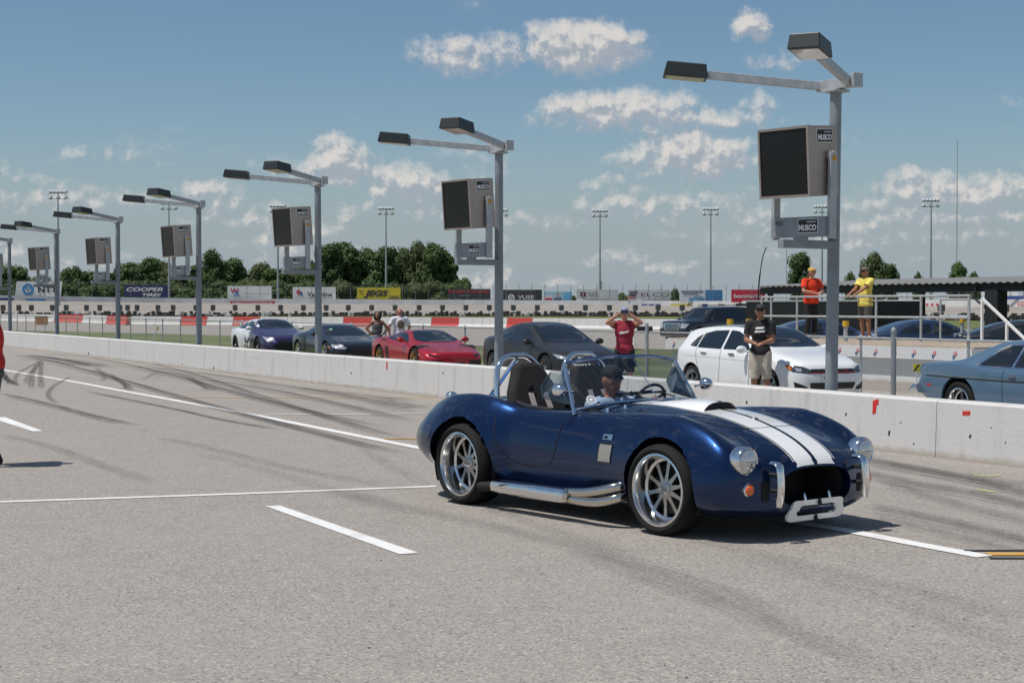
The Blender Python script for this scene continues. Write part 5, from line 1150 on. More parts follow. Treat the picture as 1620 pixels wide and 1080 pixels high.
# ------------------------------------------------------------------ concrete barrier blocks on the infield
poly = [ground(-60,507,GZ), ground(107,509.5,GZ), ground(200,514,GZ), ground(420,515.5,GZ), ground(715,517.5,GZ), ground(950,521,GZ), ground(1240,525,GZ)]
path = [Vector((p.x,p.y,0)) for p in poly]
jp = [(-.3,0),(.3,0),(.3,.08),(.14,.3),(.09,.86),(-.09,.86),(-.14,.3),(-.3,.08)]
def jersey(m): mb = MB(); mb.prism([(a,b) for a,b in jp], -1.48, 1.48, 'x'); return mb.mesh('barrier', m)
jw, jr = jersey(M_wall), jersey(M_wallred)
REDPX = [(89,125),(173,223),(275,322),(368,393),(546,580),(698,731),(795,825)]
dist = 0; seg = 0; i = 0
def along(d):
    for a, b in zip(path, path[1:]):
        L = (b-a).length
        if d <= L: return a.lerp(b, d/L), (b-a).normalized()
        d -= L
    return None, None
while True:
    p_, t_ = along(dist+1.5)
    if p_ is None: break
    px = 810+F*p_.x/p_.y; red = any(a-4 <= px <= b+4 for a, b in REDPX)
    o = link('barrier_block', jr if red else jw); o.location = (p_.x,p_.y,GZ-.01); o.rotation_euler = (0,0,math.atan2(t_.y,t_.x)+random.uniform(-.01,.01))
    tag(o, ('red' if red else 'white') + ' concrete barrier block in the row beyond the infield road', 'barrier', 'red barrier blocks' if red else 'white barrier blocks'); dist += 3.0
# a few small things on the infield
q_ = ground(66,514.5,GZ); o = empty('equipment_box', (q_.x,q_.y,GZ), R(20), 'orange equipment box on the far left grass', 'box')
mb = MB(); mb.box((0,0,.4),(1.1,.8,.7)); mb.build('body', mat('orange_paint',(.55,.2,.04),.6), o, bevel=.05); mb = MB(); mb.box((0,0,.8),(1.2,.9,.1)); mb.build('lid', mat('orange_lid',(.4,.16,.05),.6), o)
q_ = ground(243,541,GZ); o = empty('grass_marker', (q_.x,q_.y,GZ), 0, 'leaning white stake with yellow top on the grass at left', 'marker')
mb = MB(); mb.bar((-.1,0,0),(.18,0,.62),.05,.05,up=(0,1,0)); mb.build('stake', M_white, o); mb = MB(); mb.box((.2,0,.7),(.12,.1,.16)); mb.build('cap', mat('cap_yellow2',(.55,.5,.05),.6), o)
q_ = ground(1020,525,GZ); o = empty('rubber_block', (q_.x,q_.y,GZ), 0, 'black rectangular rubber block lying before the white barriers', 'block'); mb = MB(); mb.box((0,0,.2),(1.1,.5,.4)); mb.build('body', M_black, o, bevel=.05)

# ------------------------------------------------------------------ far side: tyre wall, banked oval, outer wall with billboards
# outer wall foot as (photo x, depth, wall-top photo y)
OW = [(-260,330,464),(0,338,467),(300,350,471.5),(700,356,474),(1000,350,475.5),(1180,335,476),(1330,300,475),(1480,262,474),(1640,235,473),(1900,205,470)]
fD = pchip([(a,b) for a,b,_ in OW]); fT = pchip([(a,c) for a,_,c in OW])
def ow(px, up=0): 
    D = fD(px); q = atd(px, fT(px), D); return Vector((q.x, D, q.z+up))
mb = MB(); cols = [-260+20*i for i in range(109)]; bank = MB(); inner = []
for i, px in enumerate(cols):
    t_ = ow(px); D2 = fD(px)*.80; b_ = Vector((t_.x*.80, D2, GZ+.02)); inner.append(b_)
    mb.v += [(t_.x,t_.y,t_.z-1.15),(t_.x,t_.y,t_.z),(t_.x,t_.y+.6,t_.z),(t_.x,t_.y+.6,t_.z-1.4)]
    bank.v += [tuple(b_), (t_.x*.86,fD(px)*.86,.35), (t_.x*.94,fD(px)*.94,(t_.z-1.1)*.62), (t_.x,t_.y+.1,t_.z-1.12)]
for i in range(len(cols)-1):
    a = 4*i; b = a+4
    for k in range(3): mb.f.append((a+k,b+k,b+k+1,a+k+1)); mb.m.append(0); bank.f.append((a+k,b+k,b+k+1,a+k+1)); bank.m.append(0)
ob = mb.build('oval_wall', mat('far_white_wall',(.62,.62,.61),.7,var=.1,vscale=.3), None, True); tag(ob, 'long white outer wall of the banked oval under the billboards', 'wall')
tag(bank.build('banked_track', mat('bank_asphalt',(.285,.255,.222),.85,var=.08,vscale=.05), None, True), kind='structure')
# tyre wall along the inside of the oval
tw_ = MB(); tv = MB()
pth = inner
d = 0
for a, b in zip(pth, pth[1:]):
    L = (b-a).length; n = max(1, int(L/.26))
    for k in range(n):
        q = a.lerp(b, k/n) + Vector((random.uniform(-.2,.2), -3+random.uniform(-1.4,1.4), 0)); hh = random.choice((1,2,2,3,3,4))
        tgt = tw_ if random.random() < .84 else tv
        for j in range(hh): tgt.lathe([(.2,.0),(.33,.02),(.33,.2),(.2,.22)], 'z', 7, (q.x+random.uniform(-.08,.08),q.y,GZ+.24*j), close=True)
tag(tw_.build('tyre_wall', M_rubber, None), 'long dark band of stacked tyres lining the far oval', 'tyres', kind='stuff')
tag(tv.build('white_tyres', mat('white_tyre_paint',(.6,.6,.58),.7), None), 'white painted tyres mixed into the far tyre band', 'tyres', kind='stuff')
# far track floodlight boxes
fl = empty('track_floodlight'); mb = MB(); mb.box((0,0,1.55),(.85,.55,.95),(0,0,R(15))); mb.build('box', mat('far_box_grey',(.13,.12,.11),.6,.3), fl); mb = MB(); mb.cyl((0,0,0),(0,0,1.1),.06,n=6); mb.box((0,0,1.0),(.6,.2,.14)); mb.build('stand', M_galvpole, fl)
FLX = [5,30,50,83,105,137,158,190,202,217,250,274,310,337,372,408,444,480,516,551,588,625,663,700,737,774,812,850,888,926,964,1005,1041,1079,1115,1438,1489,1590]
first = True
for px in FLX:
    o = fl if first else copy_tree(fl); first = False
    D = fD(px)*.815; o.location = ((px-810)/F*D, D, GZ); tag(o, 'small grey floodlight box on a stand along the far oval', 'floodlight', 'floodlights along the oval')
# catch fence posts and cables
cf = empty('catch_fence', (0,0,0), 0, 'tall wire catch fence with curved posts on top of the oval wall', 'fence')
mp = MB(); mp.tube(spline3([(0,.3,-.1),(0,.3,2.2),(0,.15,2.9),(0,-.35,3.6)],4), .055, 6); cpost = mp.mesh('fence_post', mat('far_post_grey',(.2,.21,.21),.6,.3), True)
for i in range(88):
    px = -40+20.5*i; q = ow(px); o = link('fence_post', cpost, cf); o.location = q
    k = (q.y/350); o.scale = (1,1,k)
for hgt in (.5,1.1,1.7,2.3,2.9,3.4):
    mb = MB(); mb.tube([ow(-60+30*i, hgt*fD(-60+30*i)/350)+Vector((0,.28 if hgt<2.5 else 0,0)) for i in range(60)], .016, 4); mb.build('cable', M_wire, cf)
# billboards
def board(px0, px1, y0, y1, colr, label, words=(), slant=0, name='billboard'):
    D = fD((px0+px1)/2)+1.2; a = atd(px0, y1, D); b = atd(px1, y0, D); w_ = b.x-a.x; h_ = b.z-a.z
    r_ = empty(name, ((a.x+b.x)/2, D, a.z), 0, label, 'billboard', 'billboards above the oval wall')
    m = mat('board_%d_%d_%d' % tuple(int(c*99) for c in colr), colr, .7, var=.05, vscale=.3)
    mb = MB(); sl = slant*h_
    mb.add([(-w_/2-sl,0,0),(w_/2-sl,0,0),(w_/2+sl,0,h_),(-w_/2+sl,0,h_),(-w_/2-sl,.15,0),(w_/2-sl,.15,0),(w_/2+sl,.15,h_),(-w_/2+sl,.15,h_)], [(0,1,2,3),(7,6,5,4),(0,4,5,1),(1,5,6,2),(2,6,7,3),(3,7,4,0)]); mb.build('panel', m, r_)
    for wi, (wd, cx, cy, fw, fh, c, kw) in enumerate(words):
        yo = -.03-.03*wi
        mm = mat('ink_%d_%d_%d' % tuple(int(v*99) for v in c), c, .7)
        if wd == '#': mb = MB(); mb.box((cx*w_,yo,cy*h_),(fw*w_,.03,fh*h_),kw.get('rot')); mb.build('printed_shape', mm, r_)
        elif wd == 'O': mb = MB(); mb.lathe([(fw*h_*.62,yo-.02),(fw*h_,yo-.02),(fw*h_,yo),(fw*h_*.62,yo)],'y',24,(cx*w_,0,cy*h_)); mb.build('printed_ring', mm, r_)
        else: text('lettering', wd, 1, mm, r_, (cx*w_,yo-.02,cy*h_), (R(90),0,0), fit=(fw*w_,fh*h_), **kw)
    for px in (-.4,.4):
        mb = MB(); mb.box((px*w_,.25,h_*.2),(.1,.1,h_*1.1)); mb.build('support', M_galvpole, r_)
    return r_
K = (.02,.02,.02); WH = (.66,.66,.65); NV = (.02,.025,.09); RD = (.5,.03,.05); BL = (.03,.22,.5); GY=(.25,.25,.26)
b_ = dict(bold=.02)
board(25,97,445,470.5,WH,'white billboard with blue ring and black NTT letters',[('O',-.23,.5,.36,0,BL,{}),('O',-.23,.62,.17,0,BL,{}),('NTT',.2,.48,.42,.36,K,dict(bold=.03))],slant=.06)
board(196,265,450.5,472,NV,'navy billboard with slanted white tyre maker lettering',[('COOPER',-.02,.66,.84,.3,WH,dict(bold=.03,shear=.25)),('TIRES',.14,.26,.44,.24,WH,dict(bold=.03,shear=.25))])
board(360,429.5,452.5,474,WH,'white billboard with red and blue W and K mark',[('W',-.34,.66,.2,.36,RD,dict(bold=.03)),('X',-.29,.46,.14,.4,(.05,.14,.42),dict(bold=.03)),('World Wide Technology',.16,.42,.58,.17,GY,{})])
board(463,531,454,475,WH,'white billboard half hidden behind the third lamp post',[('#',-.36,.6,.09,.34,RD,dict(rot=(0,R(-25),0))),('#',-.30,.52,.05,.3,(.05,.1,.3),dict(rot=(0,R(-25),0))),('Valvoline',.13,.45,.58,.34,K,dict(bold=.02))])
board(565,633.5,455,476,(.55,.45,.02),'yellow billboard with heavy black slanted lettering',[('JEGS',-.06,.52,.56,.6,K,dict(bold=.05,shear=.25)),('.com',.34,.26,.26,.26,K,dict(bold=.02)),('#',-.42,.72,.07,.09,K,{})])
board(708,776,457,477.5,(.03,.03,.03),'black billboard with red heading and white web address',[('South County',.0,.78,.96,.3,(.5,.03,.03),dict(bold=.02)),('SouthCountyAutos.com',.0,.15,.98,.2,WH,{}),('#',-.1,.5,.3,.03,GY,{})])
board(790,857.5,458,478,(.03,.03,.032),'black billboard with white disc and VUSE lettering',[('#',0,.5,.68,.9,GY,{}),('#',0,.5,.665,.84,(.03,.03,.032),{}),('O',-.22,.38,.26,0,WH,{}),('V',-.22,.38,.08,.3,WH,dict(bold=.02)),('VUSE',.12,.4,.38,.3,WH,dict(bold=.015))])
board(860,905,461,478,(.32,.5,.6),'pale blue billboard with a portrait shape in the middle',[('#',-.33,.4,.3,.5,(.55,.5,.52),{}),('#',-.33,.3,.26,.16,RD,{}),('O',.0,.62,.2,0,(.5,.3,.24),{}),('#',0,.2,.26,.36,(.06,.07,.16),{}),('#',.34,.5,.26,.7,(.12,.4,.62),{})])
board(912,978,458,478,(.52,.53,.52),'grey white billboard with a dark red square mark',[('#',-.34,.62,.13,.36,(.12,.02,.03),{}),('#',-.34,.62,.03,.2,WH,{}),('#',-.1,.7,.26,.09,GY,{}),('#',-.12,.52,.2,.09,GY,{}),('#',-.05,.25,.6,.05,(.4,.4,.4),{})])
board(993,1061,458,478,(.56,.57,.57),'white billboard with striped E mark and wide ELCO letters',[('#',-.36,.78,.2,.12,K,{}),('#',-.39,.57,.18,.12,K,{}),('#',-.42,.36,.2,.12,(.4,.03,.03),{}),('ELCO',.14,.6,.66,.3,(.08,.08,.09),dict(bold=.005))])
board(1075,1143,458,478,(.6,.62,.64),'white and blue billboard with a van picture',[('#',-.2,.84,.5,.1,(.1,.14,.2),{}),('#',-.24,.66,.36,.08,(.1,.14,.2),{}),('#',.3,.5,.4,.9,(.05,.2,.4),{}),('#',-.1,.22,.36,.24,(.1,.28,.45),{}),('#',-.06,.36,.2,.16,(.14,.32,.48),{})])
board(1157,1210,458,478,(.5,.02,.05),'red billboard with white lower case lettering beside the canopy',[('bommarito',.0,.5,.84,.34,WH,dict(bold=.02))])
# banners printed on the oval wall
def banner(px0, px1, y0, y1, c, label, word=None, wc=WH, fw=.9, fh=.6):
    wb_ = empty('wall_banner', (0,0,0), 0, label, 'banner', 'banners on the oval wall')
    D = fD((px0+px1)/2)-.15; a = atd(px0,y1,D); b = atd(px1,y0,D); w_, h_ = b.x-a.x, b.z-a.z; cx, cz = (a.x+b.x)/2, (a.z+b.z)/2
    D0, D1 = fD(px0)-.12, fD(px1)-.12; ang = math.atan2(D1-D0, w_)
    if c: mb = MB(); mb.box((cx,D,cz),(w_,.04,h_),(0,0,ang)); mb.build('banner', mat('ban_%d_%d_%d' % tuple(int(v*99) for v in c), c, .7), wb_)
    if word: text('lettering', word, 1, mat('ink_%d_%d_%d' % tuple(int(v*99) for v in wc), wc, .7), wb_, (cx,D-.05,cz), (R(90),0,ang), fit=(fw*w_,fh*h_), bold=.02)
OWT = ' on the white oval wall'
banner(365,434,476.3,481.6,RD,'long red banner below the white billboard with the W mark','BOMMARITO AUTOMOTIVE GROUP 500'); banner(-5,21,471.5,476.5,(.03,.06,.2),'navy banner at the far left end of the oval wall')
banner(41,56,473,476,BL,'left of two small blue marks'+OWT+' under the NTT board'); banner(58,72,473,476,BL,'right of two small blue marks'+OWT+' under the NTT board')
for x0_, x1_, nm_ in ((1015,1024,'left'),(1026,1035,'middle'),(1037,1045,'right')): banner(x0_,x1_,481,483.4,(.06,.08,.3),nm_+' of three small blue marks'+OWT)
banner(1060,1094,480.6,485,(.5,.45,.04),'yellow banner'+OWT+' below the van billboard'); banner(1110,1120,480.8,485,(.03,.06,.22),'small dark blue banner'+OWT+' beside the letters PSI'); banner(1136,1146,480.5,485.5,None,'black PSI letters'+OWT,'PSI',K,1,1)
banner(1161,1196,480,485.5,(.03,.03,.035),'black banner'+OWT+' left of the canopy'); banner(1417,1435,479.5,484.8,None,'black slanted letters IES'+OWT+' behind the railing','IES',K,1,.95)
for x, nm_ in ((1464,'left'),(1472,'middle'),(1480,'right')): banner(x,x+5.5,480,484,(.5,.08,.07),nm_+' of three small red marks'+OWT)
banner(1580,1640,468,473.5,(.03,.07,.25),'dark blue banner above the wall at the right edge'); banner(1607,1640,477.5,483.5,RD,'red banner with white letters at the right edge','BO',WH)
# tall stadium light masts
mast = empty('light_mast'); mb = MB(); mb.cyl((0,0,0),(0,0,26),.32,.14,10); mb.build('mast', mat('mast_grey',(.4,.42,.43),.5,.5), mast, True)
mb = MB(); mb.bar((-1.6,0,25.6),(1.6,0,25.6),.12,.12); mb.bar((-1.6,0,24.4),(1.6,0,24.4),.12,.12); mb.build('crossbar', M_galvpole, mast)
for z in (25.9,24.7):
    for x in (-1.6,-.8,0,.8,1.6):
        if z < 25 and abs(x) == .8: continue
        mb = MB(); mb.lathe([(.1,-.3),(.42,.2),(.44,.3),(0,.32)],'y',12,(x,0,z)); mb.build('lamp', mat('mast_lamp',(.75,.76,.78),.3,.4), mast, True)
MX = [(93,293),(268,312),(440,317),(611,321),(791,324),(949,325),(1124,322),(1300,318),(1472,307)]
first = True
for px, py in MX:
    o = mast if first else copy_tree(mast); first = False
    D = 26.0*F/(484-py+ 3) * .985; o.location = ((px-810)/F*D, D, -.5)
    tag(o, 'tall distant stadium light mast ' + {93:'above the white NTT billboard',268:'beside the navy tyre billboard',440:'behind the floodlight box of the third lamp post',611:'rising from the big clump of trees above the yellow billboard',791:'half hidden by the second lamp post',949:'above the grey white billboard in mid picture',1124:'above the billboard with the van',1300:'hidden behind the tallest lamp post',1472:'at right above the canopy'}[px], 'light mast', 'stadium light masts')
o = MB(); q = atd(1513,480,900); o.tube([(q.x,q.y,-1),(q.x,q.y,CH+(484-223)/F*900)],[.35,.22],6); tag(o.build('radio_mast', mat('mast_haze',(.4,.4,.42),.7), None), 'very tall thin radio mast on the far right horizon', 'mast')
o = MB(); q = atd(1244,480,900); o.tube([(q.x,q.y,-1),(q.x,q.y,CH+(484-345)/F*900)],[.3,.15],6); tag(o.build('radio_mast', mat('mast_haze',(.4,.4,.42),.7), None), 'thin radio mast left of the tallest lamp post', 'mast')
ut = empty('utility_pole', tuple(atd(951,474,520)*Vector((1,1,0)) if False else (atd(951,474,520).x,520,-.5)), 0, 'wooden utility pole with crossarms behind the grey white billboard', 'pole')
mb = MB(); mb.cyl((0,0,0),(0,0,10.5),.16,n=8); mb.build('pole', mat('old_wood',(.16,.13,.1),.8), ut); mb = MB(); mb.bar((-1.3,0,9.6),(1.3,0,9.6),.12,.14); mb.bar((-1,0,8.4),(1,0,8.4),.12,.14); mb.build('crossarms', mat('old_wood',(.16,.13,.1),.8), ut)

# ------------------------------------------------------------------ trees
def leaf_mat(name, a, b):
    m, n, bs = newmat(name); oi = n.n('ShaderNodeObjectInfo'); gm = n.n('ShaderNodeNewGeometry'); oc = n.n('ShaderNodeTexCoord').outputs['Object']
    f = n.math('ADD', n.math('MULTIPLY', gm.outputs['Random Per Island'], .6), n.math('MULTIPLY', n.noise(oc, .35, 3, .5), .5))
    n.put(bs.inputs['Base Color'], n.mix(f, a, b)); bs.inputs['Roughness'].default_value = .7; bs.inputs['Specular IOR Level'].default_value = .2
    bs.inputs['Subsurface Weight'].default_value = 0; return m
M_leafs = [leaf_mat('leaves_dark',(.03,.06,.018),(.10,.15,.05)), leaf_mat('leaves_olive',(.05,.07,.025),(.13,.16,.065)), leaf_mat('leaves_mid',(.036,.07,.02),(.115,.17,.055))]
M_bark = mat('bark', (.09,.075,.06), .9, var=.2)
def crown_mesh(seed, rx, rz, cz, nb, nl, ls, m):
    rnd = random.Random(seed); mb = MB(); bl = []
    for k in range(nb):
        a = rnd.uniform(0,6.283); h = rnd.uniform(-.95,1); rr_ = math.sqrt(max(.02,1-h*h*.8))*rnd.uniform(.15,.85)
        bl.append((Vector((math.cos(a)*rr_*rx, math.sin(a)*rr_*rx, cz+h*rz*.85)), rnd.uniform(.22,.42)*rx))
    for (c, r) in bl:
        for q in range(nl):
            d = Vector((rnd.gauss(0,1),rnd.gauss(0,1),rnd.gauss(0,.8))).normalized(); p = c + d*r*rnd.uniform(.6,1.12)
            nrm = (d + Vector((rnd.uniform(-.7,.7),rnd.uniform(-.7,.7),rnd.uniform(-.2,.9)))).normalized(); e = nrm.orthogonal().normalized(); f = nrm.cross(e); s_ = ls*rnd.uniform(.6,1.3)
            t_ = rnd.uniform(0,6.28); e, f = e*math.cos(t_)+f*math.sin(t_), f*math.cos(t_)-e*math.sin(t_)
            o = len(mb.v); mb.v += [tuple(p-e*s_), tuple(p-f*s_*.55), tuple(p+e*s_), tuple(p+f*s_*.55)]; mb.f.append((o,o+1,o+2,o+3)); mb.m.append(0)
    return mb.mesh('crown', m, fix=False), [c for c, r in bl]
protos = []
for sd, (rx, rz, cz, mi) in enumerate([(4.6,6.2,8.6,0),(4.0,4.6,6.2,2),(5.2,4.4,6.6,1),(3.6,5.0,7.6,0),(4.4,3.2,4.2,2)]):
    cm, cs_ = crown_mesh(sd+3, rx, rz, cz, 40, 230, .34, M_leafs[mi]); tb = MB(); tb.tube([(0,0,-.5),(.1,0,cz*.4),(0,.1,cz*.8),(.1,0,cz+rz*.3)], [.42,.32,.2,.06], 8)
    for c in cs_[:9]: tb.tube([(0,0,cz*.45), tuple(Vector((0,0,cz*.6)).lerp(c,.5)), tuple(c)], [.16,.1,.04], 5)
    protos.append((cm, tb.mesh('trunk', M_bark, True), cz+rz))
def tree(px, top, wpx, D, k, label, group='trees behind the oval'):
    cm, tm, hh = protos[k]; e_ = empty('tree', ((px-810)/F*D, D, -.6), random.uniform(0,6.28), label, 'tree', group)
    z = CH + (484-top)/F*D + .6; sz = z/hh*1.02; rxp = {0:4.6,1:4.0,2:5.2,3:3.6,4:4.4}[k]*1.15; sx_ = (wpx/F*D/2)/rxp
    e_.scale = (sx_,sx_,sz)
    link('crown', cm, e_); link('trunk', tm, e_)
TL = 'leafy green tree in the row behind the billboards at left'; TB = 'tall dark green tree of the big clump behind the yellow billboard'
for px, top, wd, D, k in [(-40,428,90,470,1),(22,424,70,455,1),(62,440,60,470,2),(112,428,60,460,4),(138,432,66,470,1),(176,440,60,480,4),(200,416,60,470,3),(232,411,70,455,0),(262,420,60,470,2),(292,430,60,480,1),(340,399,56,455,0),(318,420,50,470,3),(372,414,66,470,1),(410,422,60,480,2),(436,428,60,470,1),(466,424,56,480,2),(488,420,50,470,4)]:
    tree(px, top, wd, D, k, TL, 'trees behind the oval at left')
for px, top, wd, D, k in [(522,390,64,440,0),(548,384,70,445,3),(578,396,60,450,0),(606,391,62,440,3),(634,396,66,450,0),(662,392,60,445,2),(684,388,60,440,0),(706,398,54,445,3)]:
    tree(px, top, wd, D, k, TB, 'big clump of trees')
tree(1266,403,56,330,0,'round green tree above the man in the orange shirt','trees at right'); tree(1382,408,54,340,2,'sparse olive tree behind the man in the yellow shirt','trees at right'); tree(1408,418,34,345,3,'narrow olive tree right of the yellow shirt','trees at right')
tree(1345,436,24,345,4,'small round bush top left of the yellow shirt','trees at right'); tree(1514,420,48,330,1,'rounded green tree above the canopy roof','trees at right'); tree(1452,436,20,360,4,'tiny tree top above the canopy left of the rounded tree','trees at right')
for px, top, wd, D, k in [(735,449,40,430,4),(985,466,40,430,4),(1068,459,22,400,1),(905,470,26,430,4),(1540,436,26,340,4)]: tree(px, top, wd, D, k, 'low green bush showing between the billboards', 'bushes between billboards')
for i in range(34):
    px = -60+24*i + random.uniform(-6,6); tree(px, random.uniform(444,458), random.uniform(44,62), random.uniform(420,436), random.choice((1,2,4)), 'low dark understorey bush behind the oval fence', 'understorey bushes')

# ------------------------------------------------------------------ people
def bake(mb, vox, smooth=3, cuts=()):
    me = mb.mesh('tmp', [], fix=True); t = bpy.data.objects.new('tmp', me); col.objects.link(t)
    m = t.modifiers.new('r', 'REMESH'); m.mode = 'VOXEL'; m.voxel_size = vox
    if smooth: s_ = t.modifiers.new('s', 'SMOOTH'); s_.factor = .5; s_.iterations = smooth
    out = bpy.data.meshes.new_from_object(t.evaluated_get(bpy.context.evaluated_depsgraph_get()))
    bpy.data.objects.remove(t); bpy.data.meshes.remove(me)
    if cuts:
        bm = bmesh.new(); bm.from_mesh(out)
        for co, no in cuts: bmesh.ops.bisect_plane(bm, geom=bm.verts[:]+bm.edges[:]+bm.faces[:], plane_co=co, plane_no=no, clear_outer=True)
        bm.to_mesh(out); bm.free()
    out.polygons.foreach_set('use_smooth', [True]*len(out.polygons)); return out
def ik(sh, wr, hint, l1=.29, l2=.27):
    d = wr-sh; L = min(d.length, l1+l2-.005); u = d.normalized(); wr = sh+u*L
    a = (l1*l1-l2*l2+L*L)/(2*L); h = math.sqrt(max(0, l1*l1-a*a)); hv = Vector(hint); hv = (hv-u*hv.dot(u)).normalized()
    return sh+u*a+hv*h, wr
def cloth(name, c, c2=None): return mat(name, c, .9, var=.2, vscale=7, bump=1.0, bscale=11)
def person(label, loc, rz, h, skin, shirt, legs, wrists, hints=((-1,.3,-.4),(1,.3,-.4)), girth=1.0, shirt_hem=.86, sleeves=.6, leg_hem=.50, cap=None, glasses=True, hair=None, shoes=None, dz=0, seated=False, head_turn=0, grp=None, hands_curl=.6):
    root = empty('person', loc, rz, label, 'person', grp); k = h/1.75; root.scale = (k,k,k); g_ = girth
    inv = (Matrix.Translation(loc) @ Matrix.Rotation(rz,4,'Z') @ Matrix.Scale(k,4)).inverted()
    V = lambda x,y,z: Vector((x,y,z+dz))
    hips = [V(-.09,0,.90),V(.09,0,.90)]; knees = [Vector((-.10,-.03,.49)),Vector((.11,-.01,.49))]; ank = [Vector((-.11,.03,.085)),Vector((.12,.02,.085))]
    if seated: knees = [Vector((-.12,-.42,.50)),Vector((.12,-.42,.50))]; ank = [Vector((-.12,-.78,.30)),Vector((.12,-.78,.30))]
    shs = [V(-.19*min(g_,1.1),.0,1.42),V(.19*min(g_,1.1),.0,1.42)]
    W_ = []
    for w_ in wrists:
        w_ = Vector(w_[1:]) if w_[0] == 'L' else inv @ Vector(w_[1:]); W_.append(w_)
    arm = [ik(shs[i], W_[i], hints[i]) for i in (0,1)]
    def torso(mb, e):
        mb.ell(V(0,.0,.95),(.165*g_+e,.115*g_+e,.14+e)); mb.ell(V(0,-.015*(g_-1)*6,1.10),(.145*g_+e,.10*g_*g_+e,.17+e)); mb.ell(V(0,0,1.27),(.172*(.5+.5*g_)+e,.115*(.5+.5*g_)+e,.20+e))
        for s_ in (-1,1): mb.cap(V(s_*.06,0,1.43),V(s_*.175,0,1.415),.062+e,.058+e)
    mb = MB(); torso(mb, 0); mb.cap(V(0,.01,1.42),V(0,-.005,1.56),.058,.055)
    hm = Matrix.Rotation(head_turn,3,'Z'); HC = V(0,-.015,1.64); hp = lambda x,y,z: HC + hm @ Vector((x,y,z))
    mb.ell(HC,(.078,.095,.112),(0,0,head_turn)); mb.ell(hp(0,-.028,-.06),(.056,.062,.06),(0,0,head_turn)); mb.cap(hp(0,-.092,.01),hp(0,-.108,-.022),.010,.015)
    for s_ in (-1,1): mb.ell(hp(s_*.080,.005,-.01),(.012,.022,.034),(0,0,head_turn))
    mb.ell(hp(0,-.086,-.056),(.026,.012,.009),(0,0,head_turn))
    for i in (0,1):
        mb.cap(hips[i],knees[i],.088*(.6+.4*g_),.058); mb.cap(knees[i],knees[i].lerp(ank[i],.35),.056,.06); mb.cap(knees[i].lerp(ank[i],.35),ank[i],.058,.037); f_ = Vector((0,-.17,-.045)) if not seated else Vector((0,-.12,.1)); mb.cap(ank[i]+Vector((0,.03,-.04)),ank[i]+f_,.042,.034)
        el, wr = arm[i]; mb.cap(shs[i],el,.056*(.7+.3*g_),.043); mb.cap(el,el.lerp(wr,.35),.044,.044); mb.cap(el.lerp(wr,.35),wr,.043,.027)
        d = (wr-el).normalized(); side = d.cross(Vector((0,0,1))); side = side.normalized() if side.length > .1 else Vector((1,0,0)); nrm = side.cross(d)
        inw = Vector((-1 if i else 1,0,0)); pc = wr+d*.045; mb.cap(pc-side*.018,pc+side*.018,.022,.022); mb.cap(wr,pc+d*.03,.024,.024)
        for q in range(4):
            b0 = pc+d*.035+side*(q-1.5)*.0185; ln = (.032,.038,.036,.028)[q]; k1 = b0+(d-nrm*hands_curl*.5).normalized()*ln; k2 = k1+(d*.6-nrm*hands_curl).normalized()*ln*.85; mb.cap(b0,k1,.0095,.009,n=8); mb.cap(k1,k2,.009,.0075,n=8)
        tb = pc-side*.024*(1 if i else -1)-d*.005; t1 = tb+(d*.6-side*(1 if i else -1)*.7-nrm*.2).normalized()*.035; mb.cap(tb,t1,.011,.010,n=8); mb.cap(t1,t1+(d-nrm*.3).normalized()*.026,.010,.008,n=8)
    me = bake(mb, .0105, 2); me.materials.append(skin); link('body', me, root)
    mb = MB(); torso(mb, .02)
    mb.ell(V(0,0,shirt_hem+.06),(.178*g_+.012,.128*g_+.012,.15))
    cuts = [(V(0,0,shirt_hem),(0,0,-1)),(V(0,.0,1.50),(0,-.25,1))]
    if sleeves:
        for i in (0,1): mb.cap(shs[i]-Vector((0,0,.005)),shs[i].lerp(arm[i][0],sleeves),.078*(.75+.25*g_),.074*(.75+.25*g_))
    else: cuts[1] = (V(0,0,1.36),(0,0,1))
    me = bake(mb, .014, 3, cuts)
    if sleeves:      # open the sleeve ends
        bm = bmesh.new(); bm.from_mesh(me)
        for i in (0,1):
            u = (arm[i][0]-shs[i]).normalized(); c_ = shs[i].lerp(arm[i][0],sleeves)
            ge = [f for f in bm.faces if (f.calc_center_median()-c_).length < .13 and (f.calc_center_median()-c_).dot(u) > .005]; bmesh.ops.delete(bm, geom=ge, context='FACES')
        bm.to_mesh(me); bm.free()
    me.materials.append(shirt); sh_o = link('shirt', me, root)
    mb = MB(); mb.ell(V(0,0,.95),(.165*g_+.014,.115*g_+.014,.14))
    loose = .022 if leg_hem > .3 else .012
    for i in (0,1): mb.cap(hips[i],knees[i],.092*(.6+.4*g_)+loose,.066+loose); mb.cap(knees[i],knees[i].lerp(ank[i],.9),.066+loose,.052+loose*.7)
    me = bake(mb, .014, 3, [(V(0,0,1.0),(0,0,1))] + ([(Vector((0,0,leg_hem)),(0,0,-1))] if not seated else [])); me.materials.append(legs); link('shorts' if leg_hem > .3 else 'trousers', me, root)
    if shoes:
        for i in (0,1):
            mb = MB(); mb.cap(ank[i]+Vector((0,.04,-.045)),ank[i]+Vector((0,-.17,-.045)),.047,.042); mb.cap(ank[i]+Vector((0,.03,-.04)),ank[i]+Vector((0,.02,.0)),.046,.05); me = bake(mb, .012, 2, [(Vector((0,0,.003)),(0,0,-1))]); me.materials.append(shoes); link('shoe', me, root)
